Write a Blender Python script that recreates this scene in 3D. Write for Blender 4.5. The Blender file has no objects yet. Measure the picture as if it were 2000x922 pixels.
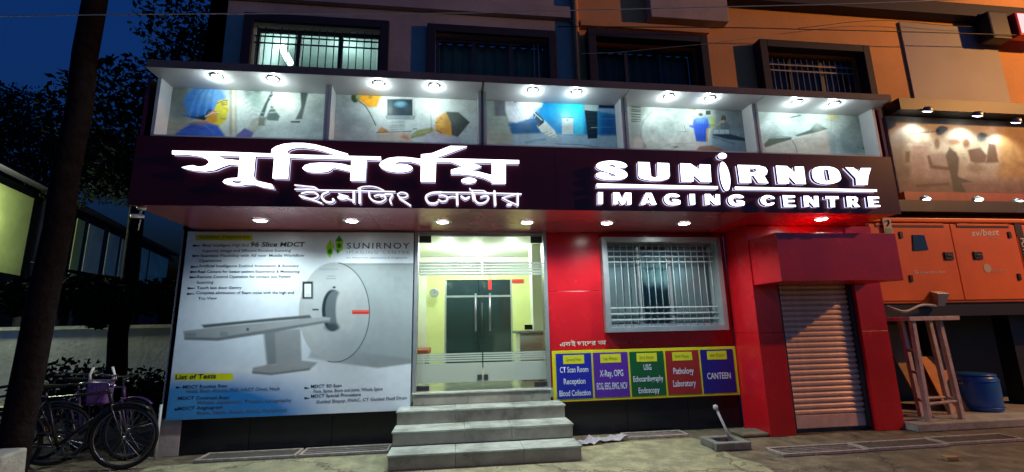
import bpy, bmesh, math, random
import numpy as np
from mathutils import Vector, Matrix
random.seed(7); RNG = np.random.default_rng(7)
S = bpy.context.scene
COL = S.collection
rad = math.radians

# ------------------------------------------------------------------ camera
FPX = 900.0
YAW, PITCH, ROLL = 0.127054, 0.194712, -0.020158
CAM = np.array([0.0, -6.5, 1.47])
def cam_axes():
    cy, sy, cp, sp, cr, sr = math.cos(YAW), math.sin(YAW), math.cos(PITCH), math.sin(PITCH), math.cos(ROLL), math.sin(ROLL)
    f = np.array([sy*cp, cy*cp, sp]); r = np.array([cy, -sy, 0.0]); u = np.cross(r, f)
    return np.array([cr*r + sr*u, -sr*r + cr*u, f])
MC = cam_axes()
cd = bpy.data.cameras.new('camera'); cam = bpy.data.objects.new('camera', cd); COL.objects.link(cam)
cd.sensor_width = 36.0; cd.lens = 36.0*FPX/2000.0; cd.clip_start = 0.05; cd.clip_end = 2000
mw = Matrix.Identity(4)
for i in range(3):
    mw[i][0], mw[i][1], mw[i][2], mw[i][3] = MC[0][i], MC[1][i], -MC[2][i], CAM[i]
cam.matrix_world = mw
S.camera = cam

def P(u, v, **k):
    """photo pixel -> point on the plane x=, y= or z="""
    r = MC.T @ np.array([(u-1000)/FPX, -(v-461)/FPX, 1.0]); (a, val), = k.items(); i = 'xyz'.index(a)
    return CAM + r*(val-CAM[i])/r[i]
def px(X, Y, Z):
    d = np.stack([np.asarray(X)-CAM[0], np.asarray(Y)-CAM[1]+0*np.asarray(X), np.asarray(Z)-CAM[2]], -1) @ MC.T
    return 1000+FPX*d[..., 0]/d[..., 2], 461-FPX*d[..., 1]/d[..., 2]

# ------------------------------------------------------------------ world, exposure
W = bpy.data.worlds.new('World'); S.world = W; W.use_nodes = True
nt = W.node_tree; nt.nodes.clear()
sky = nt.nodes.new('ShaderNodeTexSky'); sky.sky_type = 'NISHITA'; sky.sun_disc = False
sky.sun_elevation = rad(-3.0); sky.sun_rotation = rad(140); sky.air_density = 1.0; sky.dust_density = 0.3; sky.ozone_density = 3.0
bg = nt.nodes.new('ShaderNodeBackground'); bg.inputs[1].default_value = 1.2
wo = nt.nodes.new('ShaderNodeOutputWorld')
tint = nt.nodes.new('ShaderNodeVectorMath'); tint.operation = 'MULTIPLY'; tint.inputs[1].default_value = (0.13, 0.9, 1.4)   # deep dusk blue
nt.links.new(sky.outputs[0], tint.inputs[0]); nt.links.new(tint.outputs[0], bg.inputs[0]); nt.links.new(bg.outputs[0], wo.inputs[0])
S.view_settings.view_transform = 'Standard'; S.view_settings.look = 'None'
S.view_settings.exposure = 0.2; S.view_settings.gamma = 1.0
S.render.engine = 'CYCLES'
S.cycles.use_denoising = True
S.cycles.max_bounces = 6; S.cycles.diffuse_bounces = 3; S.cycles.glossy_bounces = 4; S.cycles.transparent_max_bounces = 12
S.cycles.sample_clamp_indirect = 4.0
S.cycles.caustics_reflective = False; S.cycles.caustics_refractive = False

# ------------------------------------------------------------------ materials
def lin(c):
    c = np.asarray(c, float)/255.0
    return np.where(c <= 0.04045, c/12.92, ((c+0.055)/1.055)**2.4)
MATS = {}
def mat(name, col, rough=0.6, metal=0.0, spec=0.5, vary=0.0, vscale=4.0, col2=None, bump=0.0, bscale=40.0, coat=0.0, rvary=0.0):
    m = bpy.data.materials.new(name); m.use_nodes = True; n = m.node_tree; b = n.nodes['Principled BSDF']
    b.inputs['Base Color'].default_value = (*col, 1); b.inputs['Roughness'].default_value = rough
    b.inputs['Metallic'].default_value = metal; b.inputs['Specular IOR Level'].default_value = spec
    b.inputs['Coat Weight'].default_value = coat
    tc = n.nodes.new('ShaderNodeTexCoord')
    if vary or col2:
        nz = n.nodes.new('ShaderNodeTexNoise'); nz.inputs['Scale'].default_value = vscale; nz.inputs['Detail'].default_value = 7
        nz.inputs['Roughness'].default_value = 0.62
        n.links.new(tc.outputs['Object'], nz.inputs['Vector'])
        rp = n.nodes.new('ShaderNodeValToRGB'); rp.color_ramp.elements[0].position = 0.35; rp.color_ramp.elements[1].position = 0.68
        a = [max(0, c*(1-vary)) for c in col]; c2 = col2 or [min(1, c*(1+vary)) for c in col]
        rp.color_ramp.elements[0].color = (*a, 1); rp.color_ramp.elements[1].color = (*c2, 1)
        n.links.new(nz.outputs['Fac'], rp.inputs['Fac']); n.links.new(rp.outputs['Color'], b.inputs['Base Color'])
        if rvary:
            mr = n.nodes.new('ShaderNodeMapRange'); mr.inputs['To Min'].default_value = max(0.02, rough-rvary); mr.inputs['To Max'].default_value = min(1, rough+rvary)
            n.links.new(nz.outputs['Fac'], mr.inputs['Value']); n.links.new(mr.outputs['Result'], b.inputs['Roughness'])
    if bump:
        nb = n.nodes.new('ShaderNodeTexNoise'); nb.inputs['Scale'].default_value = bscale; nb.inputs['Detail'].default_value = 5
        n.links.new(tc.outputs['Object'], nb.inputs['Vector'])
        bp = n.nodes.new('ShaderNodeBump'); bp.inputs['Strength'].default_value = bump; bp.inputs['Distance'].default_value = 0.02
        n.links.new(nb.outputs['Fac'], bp.inputs['Height']); n.links.new(bp.outputs['Normal'], b.inputs['Normal'])
    MATS[name] = m; return m
def emis(name, col, strength):
    m = bpy.data.materials.new(name); m.use_nodes = True; n = m.node_tree; n.nodes.clear()
    e = n.nodes.new('ShaderNodeEmission'); e.inputs[0].default_value = (*col, 1); e.inputs[1].default_value = strength
    o = n.nodes.new('ShaderNodeOutputMaterial'); n.links.new(e.outputs[0], o.inputs[0]); MATS[name] = m; return m
def glass(name, tint=(0.9, 0.95, 0.93), refl=1.45, rough=0.02, haze=0.0, hazecol=(0.8, 0.85, 0.83)):
    m = bpy.data.materials.new(name); m.use_nodes = True; n = m.node_tree; n.nodes.clear()
    t = n.nodes.new('ShaderNodeBsdfTransparent'); t.inputs[0].default_value = (*tint, 1)
    g = n.nodes.new('ShaderNodeBsdfGlossy'); g.inputs['Roughness'].default_value = rough
    fr = n.nodes.new('ShaderNodeFresnel'); fr.inputs[0].default_value = refl
    mx = n.nodes.new('ShaderNodeMixShader'); o = n.nodes.new('ShaderNodeOutputMaterial')
    last = t.outputs[0]
    if haze:
        d = n.nodes.new('ShaderNodeBsdfDiffuse'); d.inputs[0].default_value = (*hazecol, 1)
        tr = n.nodes.new('ShaderNodeBsdfTranslucent'); tr.inputs[0].default_value = (*hazecol, 1)
        m1 = n.nodes.new('ShaderNodeMixShader'); m1.inputs[0].default_value = 0.55
        n.links.new(d.outputs[0], m1.inputs[1]); n.links.new(tr.outputs[0], m1.inputs[2])
        m2 = n.nodes.new('ShaderNodeMixShader'); m2.inputs[0].default_value = haze
        n.links.new(last, m2.inputs[1]); n.links.new(m1.outputs[0], m2.inputs[2]); last = m2.outputs[0]
    n.links.new(fr.outputs[0], mx.inputs[0]); n.links.new(last, mx.inputs[1]); n.links.new(g.outputs[0], mx.inputs[2])
    n.links.new(mx.outputs[0], o.inputs[0]); MATS[name] = m; return m
def vcol(name, rough=0.45, spec=0.4, coat=0.0):
    m = bpy.data.materials.new(name); m.use_nodes = True; n = m.node_tree; b = n.nodes['Principled BSDF']
    a = n.nodes.new('ShaderNodeVertexColor'); a.layer_name = 'print'
    tc = n.nodes.new('ShaderNodeTexCoord'); nz = n.nodes.new('ShaderNodeTexNoise'); nz.inputs['Scale'].default_value = 3.0; nz.inputs['Detail'].default_value = 4
    n.links.new(tc.outputs['Object'], nz.inputs['Vector'])
    bp = n.nodes.new('ShaderNodeBump'); bp.inputs['Strength'].default_value = 0.12; bp.inputs['Distance'].default_value = 0.03
    n.links.new(nz.outputs['Fac'], bp.inputs['Height']); n.links.new(bp.outputs['Normal'], b.inputs['Normal'])
    n.links.new(a.outputs['Color'], b.inputs['Base Color']); b.inputs['Roughness'].default_value = rough
    b.inputs['Specular IOR Level'].default_value = spec; b.inputs['Coat Weight'].default_value = coat; MATS[name] = m; return m

M = MATS
mat('red_panel', (0.55, 0.010, 0.018), 0.26, spec=0.5, vary=0.13, vscale=1.7, rvary=0.1)
mat('maroon_panel', (0.10, 0.006, 0.016), 0.2, spec=0.5, vary=0.1, vscale=1.2)
mat('soffit_panel', (0.46, 0.09, 0.12), 0.27, metal=0.35, spec=0.9, vary=0.12, vscale=1.3)
mat('sign_face', (0.075, 0.006, 0.012), 0.34, spec=0.3, vary=0.15, vscale=1.0)
mat('box_lining', (0.5, 0.5, 0.53), 0.35, vary=0.08, vscale=3)
mat('box_edge', (0.05, 0.05, 0.06), 0.5, vary=0.2)
mat('slab_paint', (0.15, 0.13, 0.125), 0.7, vary=0.2, vscale=3, bump=0.2)
mat('grey_wall', (0.42, 0.36, 0.34), 0.85, vary=0.18, vscale=1.2, bump=0.25, bscale=25)
mat('orange_wall', (0.60, 0.30, 0.12), 0.85, vary=0.12, vscale=0.8, bump=0.25, bscale=25)
mat('yellow_trim', (0.75, 0.42, 0.10), 0.8, vary=0.1)
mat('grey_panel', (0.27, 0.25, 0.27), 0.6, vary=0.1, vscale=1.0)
mat('black_granite', (0.006, 0.007, 0.012), 0.25, spec=0.4, vary=0.4, vscale=60)
mat('dark_frame', (0.02, 0.02, 0.03), 0.5, vary=0.2)
mat('surround', (0.014, 0.014, 0.026), 0.75, vary=0.2, vscale=2)
mat('aluminium', (0.42, 0.46, 0.48), 0.38, metal=0.6, vary=0.12, vscale=4)
mat('white_bar', (0.46, 0.52, 0.53), 0.4, vary=0.08, vscale=8)
mat('dark_bar', (0.03, 0.04, 0.045), 0.5, vary=0.15)
mat('grey_bar', (0.26, 0.24, 0.26), 0.5, vary=0.15)
mat('steel', (0.6, 0.62, 0.63), 0.22, metal=1.0, vary=0.05)
mat('chrome_dark', (0.10, 0.10, 0.14), 0.3, metal=0.6)
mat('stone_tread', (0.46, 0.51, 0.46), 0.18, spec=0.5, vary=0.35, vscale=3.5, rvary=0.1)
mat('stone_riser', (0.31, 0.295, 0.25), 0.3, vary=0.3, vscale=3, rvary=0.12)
mat('yellow_room', (0.66, 0.70, 0.32), 0.7, vary=0.05)
mat('white_room', (0.74, 0.76, 0.70), 0.6, vary=0.04)
mat('room_floor', (0.6, 0.62, 0.56), 0.15, vary=0.06)
mat('dark_glass', (0.02, 0.035, 0.04), 0.08, spec=0.6)
mat('teal_curtain', (0.55, 0.72, 0.76), 0.8, vary=0.15, vscale=3)
mat('slate_curtain', (0.34, 0.24, 0.20), 0.8, vary=0.2, vscale=2)
mat('blue_curtain', (0.75, 0.58, 0.42), 0.8, vary=0.2, vscale=2)
mat('pale_room', (0.62, 0.72, 0.68), 0.8, vary=0.1)
mat('shutter_steel', (0.78, 0.52, 0.40), 0.45, metal=0.1, vary=0.18, vscale=5)
mat('genset_orange', (0.88, 0.19, 0.02), 0.35, spec=0.45, vary=0.1, vscale=1.5)
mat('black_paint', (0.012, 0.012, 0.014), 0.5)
mat('tinted', (0.03, 0.05, 0.06), 0.15)
mat('white_print', (0.75, 0.75, 0.72), 0.5)
mat('cream_print', (0.6, 0.5, 0.38), 0.5)
mat('green_print', (0.12, 0.45, 0.22), 0.5)
mat('ink_black', (0.012, 0.015, 0.02), 0.5)
mat('ink_navy', (0.012, 0.03, 0.07), 0.5)
mat('ink_grey', (0.08, 0.11, 0.16), 0.5)
mat('ink_light', (0.32, 0.37, 0.40), 0.5)
mat('ink_olive', (0.22, 0.25, 0.02), 0.5)
mat('tag_yellow', (0.62, 0.62, 0.02), 0.5, vary=0.05)
mat('frame_yellow', (0.62, 0.6, 0.01), 0.45, vary=0.08)
mat('dept_blue', (0.012, 0.02, 0.36), 0.4, vary=0.1)
mat('dept_purple', (0.09, 0.02, 0.32), 0.4, vary=0.1)
mat('dept_green', (0.006, 0.09, 0.03), 0.4, vary=0.1)
mat('dept_red', (0.3, 0.02, 0.02), 0.4, vary=0.1)
mat('dept_navy', (0.012, 0.012, 0.20), 0.4, vary=0.1)
mat('dept_ink', (0.62, 0.66, 0.8), 0.5)
mat('wall_ink', (0.8, 0.74, 0.6), 0.5)
mat('wood_timber', (0.6, 0.48, 0.42), 0.75, vary=0.25, vscale=6, bump=0.2)
mat('plywood', (0.34, 0.21, 0.09), 0.8, vary=0.2, vscale=3)
mat('orange_sheet', (0.7, 0.28, 0.07), 0.7, vary=0.15, vscale=3)
mat('blue_plastic', (0.02, 0.13, 0.45), 0.35, vary=0.12, vscale=3)
mat('concrete', (0.17, 0.145, 0.10), 0.9, vary=0.3, vscale=5, bump=0.5, bscale=30)
mat('grey_cement', (0.2, 0.2, 0.18), 0.9, vary=0.3, vscale=7, bump=0.4, bscale=40)
mat('pale_concrete', (0.36, 0.36, 0.32), 0.9, vary=0.25, vscale=6, bump=0.4, bscale=40)
mat('rust_frame', (0.42, 0.38, 0.34), 0.55, metal=0.2, vary=0.3, vscale=20)
mat('drain_dark', (0.07, 0.065, 0.055), 0.85, vary=0.35, vscale=14, bump=0.4)
mat('bark', (0.012, 0.008, 0.008), 0.95, spec=0.1, vary=0.4, vscale=9, bump=0.9, bscale=18)
mat('leaf', (0.035, 0.06, 0.03), 0.6, vary=0.5, vscale=1.5)
mat('leaf_dark', (0.011, 0.017, 0.012), 1.0, spec=0.05, vary=0.5, vscale=1.5)
mat('whitewash', (0.78, 0.78, 0.72), 0.9, vary=0.18, vscale=1.6, bump=0.3, bscale=10)
mat('sheet_green', (0.42, 0.5, 0.2), 0.6, vary=0.15, vscale=1.5)
mat('sheet_grey', (0.55, 0.6, 0.46), 0.6, vary=0.2, vscale=1.5)
mat('rubber', (0.012, 0.012, 0.012), 0.9, spec=0.2)
mat('bike_frame', (0.015, 0.015, 0.02), 0.3, spec=0.5)
mat('bike_purple', (0.06, 0.025, 0.10), 0.45)
mat('bike_steel', (0.22, 0.22, 0.24), 0.3, metal=1.0)
mat('bike_purple_cloth', (0.14, 0.06, 0.22), 0.7, vary=0.2, vscale=12, bump=0.3)
mat('wire_black', (0.02, 0.02, 0.02), 0.6)
mat('wire_grey', (0.35, 0.35, 0.37), 0.5)
mat('paper_grey', (0.38, 0.37, 0.42), 0.8, vary=0.15, vscale=8)
mat('lamp_metal', (0.3, 0.3, 0.3), 0.4, metal=0.8)
mat('cctv_white', (0.7, 0.68, 0.7), 0.4)
mat('sofa_red', (0.35, 0.08, 0.05), 0.6, vary=0.2)
mat('sign_red', (0.6, 0.02, 0.02), 0.4)
emis('led_lens', (0.93, 1.0, 0.97), 30.0)
emis('led_small', (0.93, 1.0, 0.97), 12.0)
emis('letter_glow', (0.93, 0.93, 1.0), 3.2)
emis('letter_glow_dim', (0.90, 0.90, 1.0), 1.25)
emis('letter_back', (0.6, 0.58, 0.95), 1.5)
emis('tube_glow', (0.85, 1.0, 0.97), 9.0)
emis('sodium_glow', (1.0, 0.5, 0.15), 20.0)
emis('neon_red', (1.0, 0.10, 0.10), 2.0)
emis('neon_pale', (1.0, 0.55, 0.55), 1.2)
emis('room_lamp', (1.0, 1.0, 0.9), 9.0)
glass('door_glass', (0.86, 0.94, 0.90), 1.45)
glass('frost', (0.8, 0.86, 0.82), 1.4, 0.3, 0.92, (0.8, 0.88, 0.8))
glass('pane_glass', (0.8, 0.88, 0.88), 1.5)
glass('dull_glass', (0.75, 0.78, 0.76), 1.18, 0.15)
glass('cloudy_glass', (0.8, 0.9, 0.92), 1.45, 0.06, 0.35, (0.5, 0.66, 0.7))
vcol('flex_print', 0.32, 0.45); vcol('photo_print', 0.4, 0.3); vcol('faded_print', 0.55, 0.3)

# ------------------------------------------------------------------ builders
class MB:
    def __init__(s): s.v = []; s.f = []; s.mi = []; s.cur = 0
    def add(s, vs, fs):
        o = len(s.v); s.v += [tuple(map(float, p)) for p in vs]; s.f += [[i+o for i in f] for f in fs]; s.mi += [s.cur]*len(fs); return s
    def box(s, x0, x1, y0, y1, z0, z1):
        return s.add([(x0,y0,z0),(x1,y0,z0),(x1,y1,z0),(x0,y1,z0),(x0,y0,z1),(x1,y0,z1),(x1,y1,z1),(x0,y1,z1)],
                     [(3,2,1,0),(4,5,6,7),(0,1,5,4),(1,2,6,5),(2,3,7,6),(3,0,4,7)])
    def hexa(s, b, t):   # bottom quad, top quad (same winding)
        return s.add(list(b)+list(t), [(3,2,1,0),(4,5,6,7),(0,1,5,4),(1,2,6,5),(2,3,7,6),(3,0,4,7)])
    def quad(s, a, b, c, d): return s.add([a,b,c,d], [(0,1,2,3)])
    def tube(s, pts, r, n=8, caps=True):
        pts = [Vector(p) for p in pts]; rs = [float(x) for x in r] if hasattr(r, '__len__') else [float(r)]*len(pts)
        rings = []; up = None
        for i, p in enumerate(pts):
            d = (pts[min(i+1, len(pts)-1)]-pts[max(i-1, 0)]).normalized()
            if up is None:
                up = Vector((0,0,1)) if abs(d.z) < 0.9 else Vector((1,0,0))
            a = d.cross(up).normalized(); b = a.cross(d).normalized(); up = b
            rings.append([p+rs[i]*(math.cos(2*math.pi*k/n)*a+math.sin(2*math.pi*k/n)*b) for k in range(n)])
        vs = [q for R_ in rings for q in R_]; fs = []
        for i in range(len(pts)-1):
            for k in range(n):
                fs.append((i*n+k, i*n+(k+1) % n, (i+1)*n+(k+1) % n, (i+1)*n+k))
        if caps: fs += [tuple(range(n-1,-1,-1)), tuple((len(pts)-1)*n+k for k in range(n))]
        return s.add(vs, fs)
    def lathe(s, c, prof, n=20, axis='z'):
        vs = []; fs = []
        for (r, h) in prof:
            for k in range(n):
                a = 2*math.pi*k/n; q = (r*math.cos(a), r*math.sin(a), h)
                if axis == 'y': q = (q[0], q[2], q[1])
                if axis == 'x': q = (q[2], q[0], q[1])
                vs.append((c[0]+q[0], c[1]+q[1], c[2]+q[2]))
        for i in range(len(prof)-1):
            for k in range(n): fs.append((i*n+k, i*n+(k+1) % n, (i+1)*n+(k+1) % n, (i+1)*n+k))
        if prof[0][0] > 1e-5: fs.append(tuple(range(n-1,-1,-1)))
        if prof[-1][0] > 1e-5: fs.append(tuple((len(prof)-1)*n+k for k in range(n)))
        return s.add(vs, fs)
    def torus(s, c, R_, r, n=40, m=8, axis='y'):
        vs = []; fs = []
        for i in range(n):
            a = 2*math.pi*i/n
            for j in range(m):
                b = 2*math.pi*j/m; rr = R_+r*math.cos(b); q = (rr*math.cos(a), r*math.sin(b), rr*math.sin(a))
                if axis == 'z': q = (q[0], q[2], q[1])
                if axis == 'x': q = (q[1], q[0], q[2])
                vs.append((c[0]+q[0], c[1]+q[1], c[2]+q[2]))
        for i in range(n):
            for j in range(m): fs.append((i*m+j, ((i+1) % n)*m+j, ((i+1) % n)*m+(j+1) % m, i*m+(j+1) % m))
        return s.add(vs, fs)

WLOC = {}
def wl(o): return WLOC.get(o.name, (0,0,0)) if o else (0,0,0)
def link(o, parent):
    COL.objects.link(o)
    if parent: o.parent = parent
def obj(name, mb, m, parent=None, smooth=False, bevel=0.0, org=None, recalc=True):
    """link a collected mesh as one object; its mesh is kept relative to its thing's base"""
    me = bpy.data.meshes.new(name)
    base = np.array(wl(parent)); o0 = np.array(org) if org is not None else base
    me.from_pydata([tuple(np.array(p)-o0) for p in mb.v], [], mb.f)
    for mm in (m if isinstance(m, (list, tuple)) else [m]): me.materials.append(M[mm])
    if isinstance(m, (list, tuple)): me.polygons.foreach_set('material_index', mb.mi)
    if recalc:
        bm = bmesh.new(); bm.from_mesh(me); bmesh.ops.recalc_face_normals(bm, faces=bm.faces); bm.to_mesh(me); bm.free()
    if smooth: me.polygons.foreach_set('use_smooth', [True]*len(me.polygons))
    me.update()
    o = bpy.data.objects.new(name, me); link(o, parent); o.location = tuple(o0-base); WLOC[o.name] = tuple(o0)
    if bevel:
        b = o.modifiers.new('bevel', 'BEVEL'); b.width = bevel; b.segments = 2; b.limit_method = 'ANGLE'
    return o
def tag(o, label=None, cat=None, group=None, kind=None):
    if label: o['label'] = label
    if cat: o['category'] = cat
    if group: o['group'] = group
    if kind: o['kind'] = kind
    return o
def thing(name, loc, label, cat, group=None):
    o = bpy.data.objects.new(name, None); o.empty_display_size = 0.2; COL.objects.link(o); o.location = loc; WLOC[o.name] = tuple(loc)
    return tag(o, label, cat, group)
def copy_part(src, parent, loc):
    """a copy of one part at world location loc; its children are copied too"""
    c = src.copy(); COL.objects.link(c); c.parent = parent; b = np.array(wl(parent)); c.location = tuple(np.array(loc)-b); WLOC[c.name] = tuple(loc)
    for ch in src.children:
        d = ch.copy(); COL.objects.link(d); d.parent = c; d.location = ch.location
    return c
def lamp(name, kind, loc, power, col, parent=None, size=0.05, cone=120, blend=0.6, to=None):
    l = bpy.data.lights.new(name, kind); l.energy = power; l.color = col
    l.shadow_soft_size = size
    if kind == 'SPOT': l.spot_size = rad(cone); l.spot_blend = blend
    o = bpy.data.objects.new(name, l); link(o, parent); o.location = tuple(np.array(loc)-np.array(wl(parent)))
    if to is not None:
        d = Vector(to)-Vector(loc); o.rotation_euler = d.to_track_quat('-Z', 'Y').to_euler()
    return o

def curve_mesh(name, loops, depth, offset=0.0):
    """filled 2-D outlines -> mesh lying in XY, +-depth/2 thick"""
    cu = bpy.data.curves.new(name, 'CURVE'); cu.dimensions = '2D'; cu.fill_mode = 'BOTH'; cu.extrude = depth/2; cu.offset = offset
    for L in loops:
        sp = cu.splines.new('POLY'); sp.points.add(len(L)-1)
        sp.points.foreach_set('co', np.concatenate([np.c_[np.array(L, float), np.zeros(len(L)), np.ones(len(L))]]).ravel()); sp.use_cyclic_u = True
    o = bpy.data.objects.new(name, cu); COL.objects.link(o)
    me = bpy.data.meshes.new_from_object(o.evaluated_get(bpy.context.evaluated_depsgraph_get()))
    bpy.data.objects.remove(o); bpy.data.curves.remove(cu); return me
def text_mesh(s, depth=0.0, offset=0.0, shear=0.0, spacing=1.0):
    cu = bpy.data.curves.new('t', 'FONT'); cu.body = s; cu.size = 1.0; cu.extrude = depth/2; cu.offset = offset; cu.shear = shear; cu.space_character = spacing
    cu.resolution_u = 3
    o = bpy.data.objects.new('t', cu); COL.objects.link(o)
    me = bpy.data.meshes.new_from_object(o.evaluated_get(bpy.context.evaluated_depsgraph_get()))
    bpy.data.objects.remove(o); bpy.data.curves.remove(cu); return me
def print_text(name, s, p0, p1, h, m, parent, offset=0.0, shear=0.0, proud=0.003, spacing=1.0, center=False):
    """flat lettering facing -Y fitted between two points (baseline left and right), capital height h metres"""
    me = text_mesh(s, 0.0, offset, shear, spacing); n = len(me.vertices)
    co = np.empty(n*3); me.vertices.foreach_get('co', co); co = co.reshape(-1, 3)
    if n == 0: return None
    x0, x1 = co[:, 0].min(), co[:, 0].max()
    p0 = np.array(p0); p1 = np.array(p1)
    t = (co[:, 0]-x0)/max(1e-6, x1-x0); ys = co[:, 1]/0.70*h
    out = p0[None]+(p1-p0)[None]*t[:, None]; out[:, 2] += ys; out[:, 1] -= proud
    out -= np.array(wl(parent))[None]
    me.vertices.foreach_set('co', out.ravel()); me.materials.clear(); me.materials.append(M[m]); me.name = name; me.update()
    o = bpy.data.objects.new(name, me); link(o, parent); WLOC[o.name] = wl(parent); o['kind'] = 'stuff'; return o

# ---- painting flat prints: colours worked out per grid point, in the zoomed photo's own coordinates
class Paint:
    def __init__(s, x0, x1, z0, z1, y, nx, nz, base):
        xs = np.linspace(x0, x1, nx); zs = np.linspace(z0, z1, nz); s.nx, s.nz = nx, nz
        s.X, s.Z = np.meshgrid(xs, zs); s.y = y; s.U, s.V = px(s.X, np.full_like(s.X, y), s.Z)
        s.c = np.empty((nz, nx, 3)); s.c[:] = lin(base); s.set(0, 0, 1)
    def set(s, ox, oy, sc): s.a = (s.U-ox)*sc; s.b = (s.V-oy)*sc; return s
    def mix(s, al, col): s.c += (lin(col)-s.c)*np.clip(al, 0, 1)[..., None]; return s
    def poly(s, pts, col, soft=4.0, alpha=1.0):
        pts = np.array(pts, float); n = len(pts); ins = np.zeros(s.a.shape, bool); d = np.full(s.a.shape, 1e9)
        for i in range(n):
            x1, y1 = pts[i]; x2, y2 = pts[(i+1) % n]
            c = (y1 > s.b) != (y2 > s.b)
            with np.errstate(divide='ignore', invalid='ignore'):
                xi = (x2-x1)*(s.b-y1)/(y2-y1+1e-12)+x1
            ins ^= c & (s.a < xi)
            t = np.clip(((s.a-x1)*(x2-x1)+(s.b-y1)*(y2-y1))/((x2-x1)**2+(y2-y1)**2+1e-9), 0, 1)
            d = np.minimum(d, np.hypot(s.a-x1-t*(x2-x1), s.b-y1-t*(y2-y1)))
        sd = np.where(ins, d, -d); return s.mix(alpha*np.clip(0.5+sd/(2*soft), 0, 1), col)
    def ell(s, cx, cy, rx, ry, col, soft=0.1, alpha=1.0, rot=0.0):
        ca, sa = math.cos(rot), math.sin(rot); dx, dy = s.a-cx, s.b-cy
        r = np.hypot((dx*ca+dy*sa)/rx, (-dx*sa+dy*ca)/ry); return s.mix(alpha*np.clip((1-r)/(2*soft)+0.5, 0, 1), col)
    def line(s, pts, w, col, soft=3.0, alpha=1.0):
        d = np.full(s.a.shape, 1e9); pts = np.array(pts, float)
        for (x1, y1), (x2, y2) in zip(pts[:-1], pts[1:]):
            t = np.clip(((s.a-x1)*(x2-x1)+(s.b-y1)*(y2-y1))/((x2-x1)**2+(y2-y1)**2+1e-9), 0, 1)
            d = np.minimum(d, np.hypot(s.a-x1-t*(x2-x1), s.b-y1-t*(y2-y1)))
        return s.mix(alpha*np.clip((w/2-d)/(2*soft)+0.5, 0, 1), col)
    def rect(s, x0, y0, x1, y1, col, soft=4.0, alpha=1.0): return s.poly([(x0,y0),(x1,y0),(x1,y1),(x0,y1)], col, soft, alpha)
    def mottle(s, amt=0.05, scale=6):
        g = RNG.normal(size=(s.nz//scale+2, s.nx//scale+2)); yi = np.linspace(0, g.shape[0]-1.001, s.nz); xi = np.linspace(0, g.shape[1]-1.001, s.nx)
        y0 = yi.astype(int); x0 = xi.astype(int); fy = (yi-y0)[:, None]; fx = (xi-x0)[None]
        v = g[y0][:, x0]*(1-fy)*(1-fx)+g[y0+1][:, x0]*fy*(1-fx)+g[y0][:, x0+1]*(1-fy)*fx+g[y0+1][:, x0+1]*fy*fx
        s.c *= np.clip(1+amt*v, 0.3, 1.6)[..., None]; return s
    def build(s, name, m, parent):
        o0 = np.array(wl(parent)); n = s.nx*s.nz
        co = np.stack([s.X, np.full_like(s.X, s.y), s.Z], -1).reshape(-1, 3)-o0
        i = np.arange((s.nz-1)*(s.nx-1)); r = i//(s.nx-1); c = i % (s.nx-1); a = r*s.nx+c
        fs = np.stack([a, a+1, a+s.nx+1, a+s.nx], -1)
        me = bpy.data.meshes.new(name); me.vertices.add(n); me.vertices.foreach_set('co', co.ravel())
        me.loops.add(fs.size); me.loops.foreach_set('vertex_index', fs.ravel().astype(np.int32))
        me.polygons.add(len(fs)); me.polygons.foreach_set('loop_start', np.arange(0, fs.size, 4, dtype=np.int32)); me.polygons.foreach_set('loop_total', np.full(len(fs), 4, np.int32))
        me.update(calc_edges=True)
        at = me.color_attributes.new('print', 'FLOAT_COLOR', 'POINT'); at.data.foreach_set('color', np.c_[np.clip(s.c, 0, 1).reshape(-1, 3), np.ones(n)].ravel().astype(np.float32))
        me.materials.append(M[m]); o = bpy.data.objects.new(name, me); link(o, parent); WLOC[o.name] = tuple(o0); return o


# ================================================================== STREET LAMP (stands right of the frame, lights the orange wall)
LAMP = (14.3, -4.7, 7.2)
t = thing('street_lamp', (14.9, -5.3, 0), 'tall sodium street lamp on a steel pole at the roadside', 'street lamp')
mb = MB(); mb.tube([(14.9,-5.3,0),(14.9,-5.3,3),(14.9,-5.3,7.2)], [0.09,0.075,0.055], 12); obj('pole', mb, 'lamp_metal', t, True)
mb = MB(); mb.tube([(14.9,-5.3,7.15),(14.8,-5.2,7.45),(14.55,-4.95,7.5),(14.4,-4.8,7.42)], 0.03, 8); obj('arm', mb, 'lamp_metal', t, True)
mb = MB(); mb.box(14.1, 14.5, -4.85, -4.55, 7.3, 7.42); hd = obj('lamp_head', mb, 'lamp_metal', t, bevel=0.02)
mb = MB(); mb.box(14.16, 14.44, -4.8, -4.6, 7.285, 7.297); obj('lens', mb, 'sodium_glow', hd)
lamp('sodium_lamp', 'SPOT', LAMP, 2250, (1.0, 0.45, 0.12), t, 0.1, 165, 0.3, to=(8.0, -0.8, 2.0))

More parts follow.
